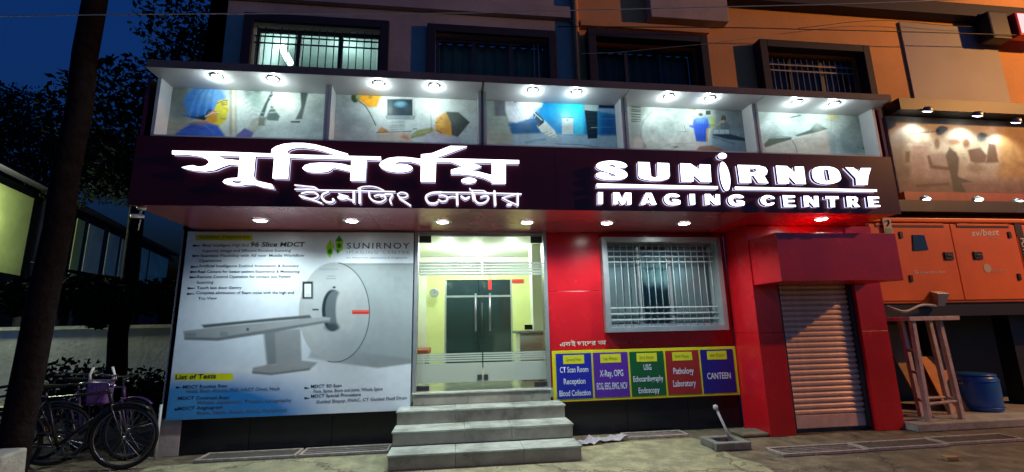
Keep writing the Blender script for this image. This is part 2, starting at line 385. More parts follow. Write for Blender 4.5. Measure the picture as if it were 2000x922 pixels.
# ================================================================== GROUND
def cement_ground(name, c1, c2, c3, crack):
    m = bpy.data.materials.new(name); m.use_nodes = True; n = m.node_tree; b = n.nodes['Principled BSDF']; L = n.links.new
    tc = n.nodes.new('ShaderNodeTexCoord')
    def noise(sc, det, ro=0.6):
        q = n.nodes.new('ShaderNodeTexNoise'); q.inputs['Scale'].default_value = sc; q.inputs['Detail'].default_value = det; q.inputs['Roughness'].default_value = ro; L(tc.outputs['Object'], q.inputs['Vector']); return q
    def ramp(src, p0, p1, a, b_):
        r = n.nodes.new('ShaderNodeValToRGB'); r.color_ramp.elements[0].position = p0; r.color_ramp.elements[1].position = p1; r.color_ramp.elements[0].color = (*a, 1); r.color_ramp.elements[1].color = (*b_, 1); L(src, r.inputs['Fac']); return r
    def mix(f, a, b_, mode='MIX'):
        x = n.nodes.new('ShaderNodeMix'); x.data_type = 'RGBA'; x.blend_type = mode
        if isinstance(f, float): x.inputs[0].default_value = f
        else: L(f, x.inputs[0])
        L(a, x.inputs[6]); L(b_, x.inputs[7]); return x.outputs[2]
    big = noise(0.7, 6); mid = noise(4.5, 8, 0.7); fine = noise(60, 4, 0.7)
    base = ramp(big.outputs['Fac'], 0.38, 0.62, c1, c2); stain = ramp(mid.outputs['Fac'], 0.42, 0.60, (0, 0, 0), (1, 1, 1)); dark = n.nodes.new('ShaderNodeRGB'); dark.outputs[0].default_value = (*c3, 1)
    col = mix(stain.outputs['Color'], dark.outputs[0], base.outputs['Color']); sp = ramp(fine.outputs['Fac'], 0.35, 0.7, (0.72, 0.72, 0.72), (1.15, 1.15, 1.15)); col = mix(1.0, col, sp.outputs['Color'], 'MULTIPLY')
    vo = n.nodes.new('ShaderNodeTexVoronoi'); vo.feature = 'DISTANCE_TO_EDGE'; vo.inputs['Scale'].default_value = crack
    ad = n.nodes.new('ShaderNodeVectorMath'); ad.operation = 'MULTIPLY_ADD'; L(mid.outputs['Color'], ad.inputs[0]); ad.inputs[1].default_value = (0.5, 0.5, 0.5); L(tc.outputs['Object'], ad.inputs[2]); L(ad.outputs[0], vo.inputs['Vector'])
    cr = ramp(vo.outputs['Distance'], 0.0, 0.012, (0.25, 0.25, 0.25), (1, 1, 1)); col = mix(1.0, col, cr.outputs['Color'], 'MULTIPLY'); L(col, b.inputs['Base Color'])
    mr = n.nodes.new('ShaderNodeMapRange'); mr.inputs['To Min'].default_value = 0.45; mr.inputs['To Max'].default_value = 0.95; L(mid.outputs['Fac'], mr.inputs['Value']); L(mr.outputs['Result'], b.inputs['Roughness'])
    bp = n.nodes.new('ShaderNodeBump'); bp.inputs['Strength'].default_value = 0.5; bp.inputs['Distance'].default_value = 0.012; h = mix(0.5, fine.outputs['Fac'], mid.outputs['Fac']); h = mix(1.0, h, cr.outputs['Color'], 'MULTIPLY'); L(h, bp.inputs['Height']); L(bp.outputs['Normal'], b.inputs['Normal'])
    MATS[name] = m
cement_ground('road_cement', (0.18, 0.15, 0.10), (0.26, 0.22, 0.14), (0.11, 0.095, 0.065), 0.55)
cement_ground('apron_cement', (0.34, 0.335, 0.20), (0.44, 0.43, 0.25), (0.24, 0.235, 0.145), 0.5)
mb = MB(); mb.quad((-120,-60,-0.004),(120,-60,-0.004),(120,140,-0.004),(-120,140,-0.004))
tag(obj('ground', mb, 'road_cement', None), kind='structure')
edge = [(-3.4,-2.35)]+[(x, -2.28+0.05*math.sin(x*3.1)+0.04*math.sin(x*7.7)) for x in np.linspace(-3.2, 2.9, 24)]+[(3.15,-2.1),(3.22,-1.6),(3.1,-1.3),(3.18,-0.9),(3.12,-0.42),(-3.4,-0.40)]
mb = MB(); mb.add([(x,y,0.0) for x, y in edge], [tuple(range(len(edge)))])
tag(obj('pavement', mb, 'apron_cement', None), kind='structure')
# grit and small stones, thick along the foot of the walls
n_ = 900; mb = MB()
for k in range(n_):
    x = float(RNG.uniform(-4.5, 8.0)); near = RNG.random() < 0.6
    y = float(-0.42-abs(RNG.normal())*0.12) if near else float(RNG.uniform(-2.6, -0.5))
    if -0.8 < x < 1.5 and y > -1.25: y = float(-1.2-abs(RNG.normal())*0.1)
    if x > 3.5: y = float(min(y, -1.15)-abs(RNG.normal())*0.15)
    r = float(0.004+0.010*RNG.random()**3); q = [(x+r*math.cos(a)*RNG.uniform(.7,1.2), y+r*math.sin(a)*RNG.uniform(.7,1.2)) for a in (0, 1.6, 3.1, 4.7)]
    mb.add([(a, b, 0.0) for a, b in q]+[(x, y, r*0.9)], [(0,1,4),(1,2,4),(2,3,4),(3,0,4)])
tag(obj('grit', mb, 'pale_concrete', None), 'scattered grit and small stones on the ground', 'grit', kind='stuff')

# ================================================================== CLINIC BUILDING
B = thing('clinic_building', (1.0, 0.2, 0), 'two-storey clinic with red cladding below and a grey and orange upper wall', 'building')
def holed_wall(x0, x1, y0, y1, z0, z1, holes):
    mb = MB(); xs = sorted({x0, x1, *[h[0] for h in holes], *[h[1] for h in holes]})
    for a, b in zip(xs[:-1], xs[1:]):
        hs = sorted([(h[2], h[3]) for h in holes if h[0] <= a+1e-6 and h[1] >= b-1e-6]); z = z0
        for (h0, h1) in hs:
            if h0 > z: mb.box(a, b, y0, y1, z, h0)
            z = h1
        if z1 > z: mb.box(a, b, y0, y1, z, z1)
    return mb
WIN = [(-3.08,-1.0), (-0.43,1.60), (2.08,4.10), (5.02,7.07)]; WZ0, WZ1 = 4.75, 6.10
obj('wall', holed_wall(-3.6, 1.9, 0.02, 0.3, 2.83, 9.0, [(a+.1,b-.1,WZ0+.05,WZ1-.1) for a,b in WIN[:2]]), 'grey_wall', B)
ow = obj('wall', holed_wall(1.9, 16.0, 0.0, 0.3, 2.83, 9.0, [(a+.1,b-.1,WZ0+.05,WZ1-.1) for a,b in WIN[2:]]), 'orange_wall', B); ow['label'] = 'orange painted upper wall'
mb = MB(); mb.box(-3.6, -3.35, 0.02, 8.0, 0, 9.0); obj('side_wall', mb, 'grey_wall', B)
mb = MB(); mb.tube([(1.93,-0.05,2.83),(1.93,-0.05,9.0)], 0.05, 10); obj('drain_pipe', mb, 'orange_wall', B, True)
for zc in (5.2, 6.3):
    mb = MB(); mb.box(1.86, 2.0, -0.03, 0.0, zc, zc+0.04); obj('pipe_clip', mb, 'grey_bar', B)
# shade ledges high on the right wing
zl = float(P(1810, 24, y=-0.22)[2])
mb = MB(); mb.box(4.6, 15.5, -0.22, 0.0, zl, zl+0.25); obj('shade_ledge', mb, 'surround', B, bevel=0.01)
a = P(1272, 32, y=-0.18); b = P(1422, 20, y=-0.18)
mb = MB(); mb.box(a[0], b[0], -0.18, 0.0, a[2], a[2]+0.5); obj('ledge_box', mb, 'grey_wall', B, bevel=0.01)
a = P(1130, 40, y=-0.12)
mb = MB(); mb.box(2.0, 4.2, -0.1, 0.0, a[2]-0.06, a[2]+0.04); obj('cornice', mb, 'orange_wall', B)
a = P(470, 6, y=-0.08)
mb = MB(); mb.box(-3.55, 1.85, -0.07, 0.02, a[2]+0.12, a[2]+0.32); obj('cornice', mb, 'grey_wall', B)
# grey panel whose colour stands for a cast shadow, and trim on the right
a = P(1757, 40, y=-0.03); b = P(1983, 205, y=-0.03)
mb = MB(); mb.box(a[0]-0.02, b[0]-0.08, -0.035, 0.0, b[2], 6.72); obj('shadow_panel', mb, 'grey_panel', B, bevel=0.006)
mb = MB(); mb.box(7.4, 15.5, -0.06, 0.0, b[2]-0.14, b[2]-0.03); obj('trim', mb, 'yellow_trim', B)

def upper_window(i, x0, x1):
    w = thing('window', ((x0+x1)/2, 0, WZ0), None, None); w.parent = B; w.location = tuple(np.array(wl(w))-np.array(wl(B)))
    mb = MB(); th = 0.13; yf = (-0.06, -0.06, -0.18, -0.18)[i]
    mb.box(x0, x0+th, yf, 0.0, WZ0, WZ1); mb.box(x1-th, x1, yf, 0.0, WZ0, WZ1); mb.box(x0+th, x1-th, yf, 0.0, WZ1-th, WZ1); mb.box(x0+th, x1-th, yf, 0.0, WZ0, WZ0+0.08)
    obj('surround', mb, 'surround', w, bevel=0.008)
    gx0, gx1, gz0, gz1 = x0+0.13, x1-0.13, WZ0+0.09, WZ1-0.15
    mb = MB(); f = 0.05
    mb.box(gx0, gx0+f, 0.1, 0.15, gz0, gz1); mb.box(gx1-f, gx1, 0.1, 0.15, gz0, gz1); mb.box(gx0+f, gx1-f, 0.1, 0.15, gz1-f, gz1); mb.box(gx0+f, gx1-f, 0.1, 0.15, gz0, gz0+f)
    for k in (1, 2):
        xm = gx0+(gx1-gx0)*k/3; mb.box(xm-0.03, xm+0.03, 0.1, 0.15, gz0+f, gz1-f)
    obj('frame', mb, 'dark_bar' if i in (0, 3) else 'dark_frame', w)
    for k in range(3):
        xa = gx0+f+(gx1-gx0-2*f)*k/3+0.02; xb = gx0+f+(gx1-gx0-2*f)*(k+1)/3-0.02
        if i == 0 and k == 0: xb -= 0.02
        mb = MB(); mb.box(xa, xb, 0.12, 0.126, gz0+f, gz1-f); obj('pane', mb, 'pane_glass' if i == 0 else 'dull_glass', w)
    if i in (0, 3):
        nb = 17; bm_ = 'dark_bar' if i == 0 else 'grey_bar'
        for k in range(nb):
            xx = gx0+0.03+(gx1-gx0-0.06)*k/(nb-1); mb = MB(); mb.tube([(xx,0.06,gz0),(xx,0.06,gz1)], 0.008, 6); obj('bar', mb, bm_, w, True)
        for zz in (gz0+0.1, gz1-0.16, gz1-0.27):
            mb = MB(); mb.box(gx0, gx1, 0.048, 0.056, zz-0.012, zz+0.012); obj('bar', mb, bm_, w)
    elif i == 1:
        for k in range(2):
            mb = MB(); mb.tube([(gx1-0.22+0.07*k, 0.05, gz0), (gx1-0.22+0.07*k, 0.05, gz1-0.04)], 0.012, 6); obj('bar', mb, 'grey_bar', w, True)
    # curtain / room behind
    if i == 0:
        mb = MB(); mb.box(x0-0.2, x1+0.2, 3.0, 3.05, WZ0-0.3, WZ1+0.6); mb.box(x0-0.25, x0-0.2, 0.3, 3.0, WZ0-0.3, WZ1+0.6); mb.box(x1+0.2, x1+0.25, 0.3, 3.0, WZ0-0.3, WZ1+0.6)
        mb.box(x0-0.2, x1+0.2, 0.3, 3.0, WZ1+0.6, WZ1+0.65); obj('room_wall', mb, 'pale_room', w)
        a = P(541, 74, y=2.2); b = P(566, 122, y=1.0)
        mb = MB(); mb.tube([tuple(a), tuple(b)], 0.055, 10); obj('tube_light', mb, 'tube_glow', w, True)
        lamp('room_lamp', 'POINT', (-2.0, 1.6, 6.35), 12, (0.8, 1.0, 0.95), w, 0.1)
        a = P(612, 112, y=2.98); b = P(640, 102, y=2.98)
        mb = MB(); mb.box(a[0], b[0], 2.97, 2.985, a[2], b[2]); obj('wall_notice', mb, 'dept_blue', w)
    else:
        n = 60; mb = MB(); xs = np.linspace(gx0, gx1, n); am = 0.03 if i != 3 else 0.012
        for k in range(n-1):
            ya, yb = 0.24+am*math.sin(k*1.1), 0.24+am*math.sin((k+1)*1.1)
            mb.quad((xs[k],ya,gz0),(xs[k+1],yb,gz0),(xs[k+1],yb,gz1),(xs[k],ya,gz1))
        obj('curtain', mb, 'blue_curtain' if i == 1 else 'slate_curtain', w, True)
    return w
for i, (x0, x1) in enumerate(WIN): upper_window(i, x0, x1)

# ground floor: red cladding, plinth, window, entrance
ZS = 2.82           # soffit level
RX0, RX1 = 1.33, 4.10
WX0, WX1, WZb, WZt = 2.13, 3.98, 1.36, 2.74
def red(x0, x1, z0, z1):
    mb = MB(); mb.box(x0, x1, 0.0, 0.12, z0, z1); obj('cladding_panel', mb, 'red_panel', B, bevel=0.003)
red(RX0, WX0-0.003, 1.135, 1.958); red(RX0, WX0-0.003, 1.962, ZS); red(WX0, WX1, 1.135, WZb); red(WX1+0.003, RX1-0.005, 1.135, ZS); red(WX0, WX1, WZt, ZS)
mb = MB(); mb.box(RX0, RX1-0.005, 0.004, 0.12, 0.44, 1.132); obj('cladding_panel', mb, 'red_panel', B)
for x0, x1 in ((-3.53,-2.55),(-2.545,-1.55),(-1.545,-0.52),(1.44,2.4),(2.405,3.3),(3.305,4.09)):
    mb = MB(); mb.box(x0, x1, 0.03, 0.2, 0.0, 0.44); obj('plinth_slab', mb, 'black_granite', B, bevel=0.004)
mb = MB(); mb.box(-3.58, -0.54, 0.02, 0.2, 0.44, 2.83); obj('wall', mb, 'grey_wall', B)
mb = MB(); mb.box(-0.545, -0.5, -0.02, 0.2, 0.64, ZS); obj('door_jamb', mb, 'aluminium', B)
mb = MB(); mb.box(1.285, 1.328, -0.02, 0.2, 0.64, ZS); obj('door_jamb', mb, 'aluminium', B)

# barred window
w = thing('window', ((WX0+WX1)/2, 0, WZb), None, None); w.parent = B; w.location = tuple(np.array(wl(w))-np.array(wl(B)))
def ring(mb, x0, x1, z0, z1, t_, y0, y1):
    # mitred frame, four pieces
    o = [(x0,z0),(x1,z0),(x1,z1),(x0,z1)]; i_ = [(x0+t_,z0+t_),(x1-t_,z0+t_),(x1-t_,z1-t_),(x0+t_,z1-t_)]
    for k in range(4):
        a, b, c, d = o[k], o[(k+1) % 4], i_[(k+1) % 4], i_[k]
        mb.hexa([(a[0],y0,a[1]),(b[0],y0,b[1]),(c[0],y0,c[1]),(d[0],y0,d[1])], [(a[0],y1,a[1]),(b[0],y1,b[1]),(c[0],y1,c[1]),(d[0],y1,d[1])])
mb = MB(); ring(mb, WX0+0.004, WX1-0.004, WZb+0.004, WZt-0.004, 0.075, -0.11, 0.115); obj('frame', mb, 'aluminium', w, bevel=0.004)
ix0, ix1, iz0, iz1 = WX0+0.08, WX1-0.08, WZb+0.08, WZt-0.08
mb = MB(); ring(mb, ix0, ix1, iz0, iz1, 0.035, 0.08, 0.11)
for xm in (ix0+(ix1-ix0)*0.31, ix0+(ix1-ix0)*0.6): mb.box(xm-0.022, xm+0.022, 0.075, 0.11, iz0+0.035, iz1-0.035)
obj('sash', mb, 'aluminium', w)
xsn = [ix0+0.035, ix0+(ix1-ix0)*0.31, ix0+(ix1-ix0)*0.6, ix1-0.035]
for k in range(3):
    mb = MB(); mb.box(xsn[k]+0.024, xsn[k+1]-0.024, 0.09, 0.096, iz0+0.037, iz1-0.037); obj('pane', mb, 'pane_glass' if k == 1 else 'cloudy_glass', w)
nb = 17
for k in range(nb):
    xx = ix0+0.04+(ix1-ix0-0.08)*k/(nb-1); mb = MB(); mb.tube([(xx,0.02,iz0+0.002),(xx,0.02,iz1-0.002)], 0.006, 6); obj('bar', mb, 'white_bar', w, True)
for zz in (iz0+0.10, iz0+0.185, iz0+0.27, iz1-0.12, iz1-0.20, iz1-0.28):
    mb = MB(); mb.box(ix0+0.002, ix1-0.002, 0.004, 0.011, zz-0.009, zz+0.009); obj('bar', mb, 'white_bar', w)
n = 110; mb = MB(); xs = np.linspace(WX0, WX1, n)
for k in range(n-1):
    fa = 0.16+0.022*math.sin(k*0.85)+0.01*math.sin(k*0.31); fb = 0.16+0.022*math.sin((k+1)*0.85)+0.01*math.sin((k+1)*0.31)
    mb.quad((xs[k],fa,WZb),(xs[k+1],fb,WZb),(xs[k+1],fb,WZt),(xs[k],fa,WZt))
obj('curtain', mb, 'teal_curtain', w, True)
mb = MB(); mb.box(WX0-0.1, WX1+0.1, 0.22, 0.3, WZb-0.1, WZt+0.1); obj('back_panel', mb, 'grey_wall', w)

# reception room behind the glass doors
FZ = 0.64; CZ = 3.0; RY = 3.6
mb = MB(); mb.box(-1.6, 2.6, 0.0, RY, FZ-0.12, FZ); obj('room_floor', mb, 'room_floor', B)
mb = MB(); mb.box(-1.6, 2.6, 0.22, RY, CZ, CZ+0.1); obj('room_ceiling', mb, 'white_room', B)
obj('room_wall', holed_wall(-1.6, 2.6, RY, RY+0.1, FZ, CZ, [(-0.2,1.27,FZ,2.5)]), 'yellow_room', B)
mb = MB(); mb.box(-1.02, -0.96, 0.22, RY, FZ, CZ); obj('room_wall', mb, 'yellow_room', B)
mb = MB(); mb.box(1.92, 1.98, 0.22, RY, FZ, CZ); obj('room_wall', mb, 'yellow_room', B)
mb = MB(); mb.box(-0.95, 1.91, RY-0.04, RY, 2.62, 2.99); obj('room_band', mb, 'white_room', B)
mb = MB(); mb.box(-0.95, -0.58, RY-0.22, RY-0.001, FZ, 2.61); obj('room_pilaster', mb, 'white_room', B)
mb = MB(); mb.box(1.45, 1.9, 2.0, 2.3, FZ, CZ-0.001); obj('room_pilaster', mb, 'white_room', B)
d = thing('inner_door', (0.53, RY, FZ), None, None); d.parent = B; d.location = tuple(np.array(wl(d))-np.array(wl(B)))
for x0, x1 in ((-0.19,0.53),(0.54,1.26)):
    mb = MB(); mb.box(x0, x1, RY+0.02, RY+0.035, FZ, 2.49); obj('door_leaf', mb, 'dark_glass', d)
mb = MB(); mb.box(-0.2, 1.27, RY+0.01, RY+0.06, 2.12, 2.16); mb.box(-0.2,-0.16,RY+0.005,RY+0.018,FZ,2.49); mb.box(1.23,1.27,RY+0.005,RY+0.018,FZ,2.49); obj('door_frame', mb, 'aluminium', d)
for xx in (0.46, 0.6):
    mb = MB(); mb.tube([(xx,RY-0.03,1.2),(xx,RY-0.03,2.0)], 0.014, 8); obj('handle', mb, 'dark_bar', d, True)
# room lights
for u, v in ((874,483),(930,493),(1000,483)):
    p = P(u, v, z=CZ-0.004); mb = MB(); mb.lathe((0,0,0), [(0.001,-0.012),(0.09,-0.008),(0.1,0.0)], 20); o = obj('ceiling_light', mb, 'room_lamp', B, True)
    o.location = tuple(np.array([p[0],p[1],CZ-0.002])-np.array(wl(B)))
    o.data.transform(Matrix.Translation(Vector(wl(B))))
    lamp('room_light', 'POINT', (p[0], p[1], CZ-0.12), 38, (0.97, 1.0, 0.94), B, 0.08)
# things in the room
a = P(1012, 552, y=RY-0.05)
mb = MB(); mb.box(a[0]-0.13, a[0]+0.13, RY-0.025, RY-0.002, 2.42, 2.5); tag(obj('door_plate', mb, 'sign_red', None, org=(a[0],RY,2.42)), 'small red plate on the yellow wall right of the inner door', 'plate')
a = P(957, 556, y=RY-0.3)
mb = MB(); mb.box(a[0]-0.035, a[0]+0.035, RY-0.3, RY-0.285, a[2]-0.11, a[2]+0.11); mb.tube([(a[0],RY-0.293,a[2]+0.11),(a[0],RY-0.293,CZ)], 0.004, 5)
tag(obj('hanging_sign', mb, 'sign_red', None, org=(a[0],RY-0.29,a[2])), 'small upright red sign hanging before the inner glass doors', 'sign')
a = P(848, 572, y=RY-0.24)
mb = MB(); mb.lathe((a[0],RY-0.235,a[2]), [(0.1,0.0),(0.1,-0.025),(0.085,-0.03),(0.001,-0.03)], 24, 'y'); ck = tag(obj('wall_clock', mb, 'aluminium', None, org=(a[0],RY-0.23,a[2])), 'round grey clock high on the reception wall, left of the inner door', 'clock')
mb = MB(); mb.tube([(a[0],RY-0.268,a[2]),(a[0],RY-0.268,a[2]+0.06)], 0.004, 5); mb.tube([(a[0],RY-0.268,a[2]),(a[0]+0.04,RY-0.268,a[2]+0.01)], 0.004, 5); obj('hand', mb, 'ink_black', ck)
s = thing('waiting_bench', (-0.55, 2.5, FZ), 'reddish waiting bench at the left wall inside the reception', 'bench')
mb = MB(); mb.box(-0.95,-0.45,2.1,3.2,FZ+0.36,FZ+0.46); obj('seat', mb, 'sofa_red', s, bevel=0.02)
mb = MB(); mb.box(-0.955,-0.87,2.1,3.2,FZ+0.47,FZ+0.85); obj('backrest', mb, 'sofa_red', s, bevel=0.02)
for yy in (2.15, 3.1):
    for xx in (-0.9, -0.52):
        mb = MB(); mb.box(xx, xx+0.04, yy, yy+0.04, FZ, FZ+0.36); obj('leg', mb, 'steel', s)
s = thing('reception_desk', (1.4, 1.6, FZ), 'white reception desk on the right inside the glass doors', 'desk')
mb = MB(); mb.box(1.05, 1.9, 1.0, 1.5, FZ, FZ+0.72); obj('front_panel', mb, 'white_room', s, bevel=0.01)
mb = MB(); mb.box(1.0, 1.91, 0.95, 1.55, FZ+0.722, FZ+0.77); obj('desk_top', mb, 'stone_tread', s, bevel=0.01)
for k, (u, v) in enumerate(((1031,648),(1038,664))):
    a = P(u, v, y=1.2); mb = MB(); mb.box(a[0]-0.05, a[0]+0.08, 1.2, 1.22, FZ+0.78+0.07*k*0, FZ+0.86); o = obj('monitor_card', mb, 'ink_black', None, org=(a[0],1.2,FZ+0.78)) if k == 0 else None
    if o: tag(o, 'small black card stand on the reception desk', 'card stand')

# glass entrance doors
for k, (x0, x1) in enumerate(((-0.495, 0.392), (0.402, 1.28))):
    d = thing('glass_door', ((x0+x1)/2, 0.05, FZ), None, None); d.parent = B; d.location = tuple(np.array(wl(d))-np.array(wl(B)))
    mb = MB(); mb.box(x0, x1, 0.05, 0.062, FZ+0.012, 2.76); obj('pane', mb, 'door_glass', d)
    for (z0, z1) in ((2.2, 2.4), (1.02, 1.14)):
        nst = 5 if z1 > 2 else 4
        for q in range(nst):
            h = (z1-z0)/nst; mb = MB(); mb.box(x0+0.003, x1-0.003, 0.044, 0.0485, z0+q*h, z0+q*h+h*0.72); obj('frosted_band', mb, 'frost', d)
    mb = MB(); mb.box(x0+0.003, x1-0.003, 0.044, 0.0485, FZ+0.11, 1.0); obj('frosted_band', mb, 'frost', d)
    xh = 0.30 if k == 0 else 0.50
    mb = MB(); mb.tube([(xh,0.0,1.42),(xh,0.0,1.94)], 0.015, 10)
    mb.tube([(xh,0.0,1.5),(xh,0.05,1.5)], 0.009, 8); mb.tube([(xh,0.0,1.86),(xh,0.05,1.86)], 0.009, 8); obj('handle', mb, 'lamp_metal', d, True)
    xo0, xo1 = (x0, x0+0.17) if k == 0 else (x1-0.17, x1)
    for (z0, z1) in ((FZ+0.012, FZ+0.075), (2.67, 2.765)):
        mb = MB(); mb.box(xo0, xo1, 0.036, 0.076, z0, z1); obj('hinge_patch', mb, 'dark_frame', d, bevel=0.003)
    xl = (x1-0.07) if k == 0 else (x0+0.005)
    mb = MB(); mb.box(xl, xl+0.06, 0.034, 0.078, FZ+0.13, FZ+0.2); obj('lock', mb, 'steel', d)
mb = MB(); mb.box(-0.498, 1.283, 0.03, 0.1, 2.768, 2.818); obj('door_head', mb, 'aluminium', B)

# Bengali line on the red wall
p0 = P(1094, 677, y=-0.004); p1 = P(1164, 674, y=-0.004)
print_text('lettering', 'একই ছােদর', p0, p1, 0.062, 'wall_ink', B, offset=0.01, proud=0.0)
p0 = P(1168, 674, y=-0.004); p1 = P(1184, 673, y=-0.004)
print_text('lettering', 'অ', p0, p1, 0.062, 'wall_ink', B, offset=0.01, proud=0.0)
p0 = P(1192, 673, y=-0.004); p1 = P(1396, 664, y=-0.004)
mat('wall_ink_shaded', (0.5, 0.06, 0.05), 0.5)  # shadow over the rest of the line is put into this ink colour
print_text('lettering', 'ধীেন সব', p0, p0+(p1-p0)*0.3, 0.05, 'wall_ink_shaded', B, proud=0.0)

# ================================================================== ENTRANCE STEPS
T = thing('entrance_steps', (0.38, -0.6, 0), 'grey granite steps with worn pale treads before the glass doors', 'steps')
SX0, SX1 = -0.70, 1.43
for k, (y0, h) in enumerate(((-1.14, 0.16), (-0.78, 0.32), (-0.40, 0.48), (-0.055, 0.64))):
    y1 = 0.0 if k == 3 else (-0.78, -0.40, -0.055)[k]
    x0, x1 = (SX0, SX1) if k < 3 else (-0.54, 1.325)
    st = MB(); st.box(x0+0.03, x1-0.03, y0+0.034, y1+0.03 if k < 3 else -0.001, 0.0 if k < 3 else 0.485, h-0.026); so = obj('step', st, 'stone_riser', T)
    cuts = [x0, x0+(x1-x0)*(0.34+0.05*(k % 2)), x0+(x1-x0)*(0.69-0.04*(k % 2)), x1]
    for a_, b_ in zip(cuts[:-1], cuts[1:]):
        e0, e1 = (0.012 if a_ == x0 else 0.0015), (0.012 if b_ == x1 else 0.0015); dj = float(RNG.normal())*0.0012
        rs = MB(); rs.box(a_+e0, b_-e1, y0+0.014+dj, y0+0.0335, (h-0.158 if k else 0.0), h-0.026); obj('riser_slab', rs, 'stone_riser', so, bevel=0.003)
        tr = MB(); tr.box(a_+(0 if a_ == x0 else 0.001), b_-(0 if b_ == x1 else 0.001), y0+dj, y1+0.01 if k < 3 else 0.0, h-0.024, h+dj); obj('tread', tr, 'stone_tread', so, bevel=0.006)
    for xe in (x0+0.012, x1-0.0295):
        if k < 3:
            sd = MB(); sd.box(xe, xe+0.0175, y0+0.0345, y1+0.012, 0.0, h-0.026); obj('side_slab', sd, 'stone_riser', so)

# ================================================================== CANOPY WITH DOWNLIGHTS
C = thing('canopy', (1.2, -0.66, ZS), 'deep maroon entrance canopy with round downlights in its glossy soffit', 'canopy')
xj = [-3.42, -2.2, -1.0, 0.2, 1.4, 2.6, 3.8, 5.78]
for x0, x1 in zip(xj[:-1], xj[1:]):
    mb = MB(); mb.box(x0+0.002, x1-0.002, -1.33, -0.012, ZS, ZS+0.03); obj('soffit_panel', mb, 'red_panel' if x0 > 3.7 else 'soffit_panel', C)
mb = MB(); mb.box(-3.42, -3.38, -1.31, -0.0, ZS+0.032, 4.29); obj('side_panel', mb, 'maroon_panel', C)
mb = MB(); mb.box(5.74, 5.78, -1.31, -0.0, ZS+0.032, 4.29); obj('side_panel', mb, 'maroon_panel', C)
mb = MB(); mb.box(-3.30, 5.72, -1.55, -0.0, 4.296, 4.385); obj('roof_slab', mb, 'slab_paint', C, bevel=0.006)
def make_downlight(parent, loc, r, lens):
    mb = MB(); mb.lathe((0,0,0), [(r*0.82,-0.004),(r*1.0,-0.014),(r*1.22,-0.006),(r*1.25,0.0)], 24)
    mb.f = [f for f in mb.f if len(f) == 4]; mb.mi = [0]*len(mb.f)
    o = obj('downlight', mb, 'steel', None, True, org=(0,0,0)); o.parent = parent; o.location = tuple(np.array(loc)-np.array(wl(parent))); WLOC[o.name] = tuple(loc)
    l = MB(); l.lathe((0,0,0), [(0.001,-0.019),(r*0.45,-0.0175),(r*0.7,-0.0125),(r*0.84,-0.003)], 20)
    l.f = [f for f in l.f if len(f) == 4]; l.mi = [0]*len(l.f)
    le = obj('lens', l, lens, None, True, org=(0,0,0)); le.parent = o
    return o
first = None
for (x, y) in ((-2.37,-0.64),(-1.28,-0.65),(-0.15,-0.64),(0.95,-0.65),(2.04,-0.65),(3.13,-0.67),(4.92,-1.0)):
    if first is None: first = make_downlight(C, (x,y,ZS-0.001), 0.09, 'led_lens')
    else: copy_part(first, C, (x,y,ZS-0.001))
    lamp('downlight_lamp', 'SPOT', (x,y,ZS-0.04), 80 if x < 4 else 70, (0.88, 1.0, 0.97), C, 0.06, 150, 0.7)

# ================================================================== PICTURE BOXES ABOVE THE SIGN
NB = [(-3.27,-1.50),(-1.43,0.28),(0.38,2.08),(2.16,3.87),(3.95,5.64)]; NZ0, NZ1, NY0, NY1 = 3.62, 4.292, -1.32, -1.115
labels = ['lit picture box with a surgeon in blue cap studying an X-ray', 'lit picture box with an ultrasound screen and a lying patient', 'lit picture box with a blue-lit microscope picture',
          'lit picture box with a blue-gowned figure beside a body scanner', 'lit picture box with a pale scanner room print, next to the orange wall']
boxes = []; first = None
for k, (x0, x1) in enumerate(NB):
    t = thing('picture_box', ((x0+x1)/2, -1.13, NZ0), labels[k], 'picture box', 'picture boxes above the sign'); boxes.append(t)
    e = 0.035
    mb = MB(); mb.box(x0-e, x0, NY0-0.004, NY1+0.03, NZ0, NZ1-0.002); obj('side_panel', mb, 'box_lining', t)
    mb = MB(); mb.box(x1, x1+e, NY0-0.004, NY1+0.03, NZ0, NZ1-0.002); obj('side_panel', mb, 'box_lining', t)
    mb = MB(); mb.box(x0-e, x1+e, NY0, NY1+0.03, NZ0-0.025, NZ0-0.002); obj('bottom_panel', mb, 'box_lining', t)
    mb = MB(); mb.box(x0-e, x1+e, -1.545, NY1+0.03, NZ1-0.001, NZ1+0.0035); obj('top_panel', mb, 'box_lining', t)
    mb = MB(); mb.box(x0+0.001, x1-0.001, NY1+0.006, NY1+0.03, NZ0, NZ1-0.022); obj('back_panel', mb, 'box_edge', t)
    if k < 4:
        mb = MB(); mb.box(x1+e+0.001, NB[k+1][0]-e-0.001, NY0-0.008, NY1, NZ0-0.02, NZ1-0.002)
        obj('divider', mb, 'box_edge', t)
LX = [[float(P(u, v, z=NZ1)[0]) for u, v in q] for q in (((423,148),(533,153)),((740,163),(848,168)),((1040,178),(1126,180)),((1306,188),(1388,190)),((1554,200),(1628,203)))]
for t, xx in zip(boxes, LX):
    for x in xx:
        loc = (x, -1.42, NZ1-0.0015)
        if first is None: first = make_downlight(t, loc, 0.06, 'led_small')
        else: copy_part(first, t, loc)
        lamp('downlight_lamp', 'POINT', (x, -1.405, NZ1-0.05), 4.6, (0.86, 1.0, 0.96), t, 0.03)

def new_print(k, base):
    x0, x1 = NB[k]; return Paint(x0+0.002, x1-0.002, NZ0+0.001, NZ1-0.003, NY1, 300, 140, base)
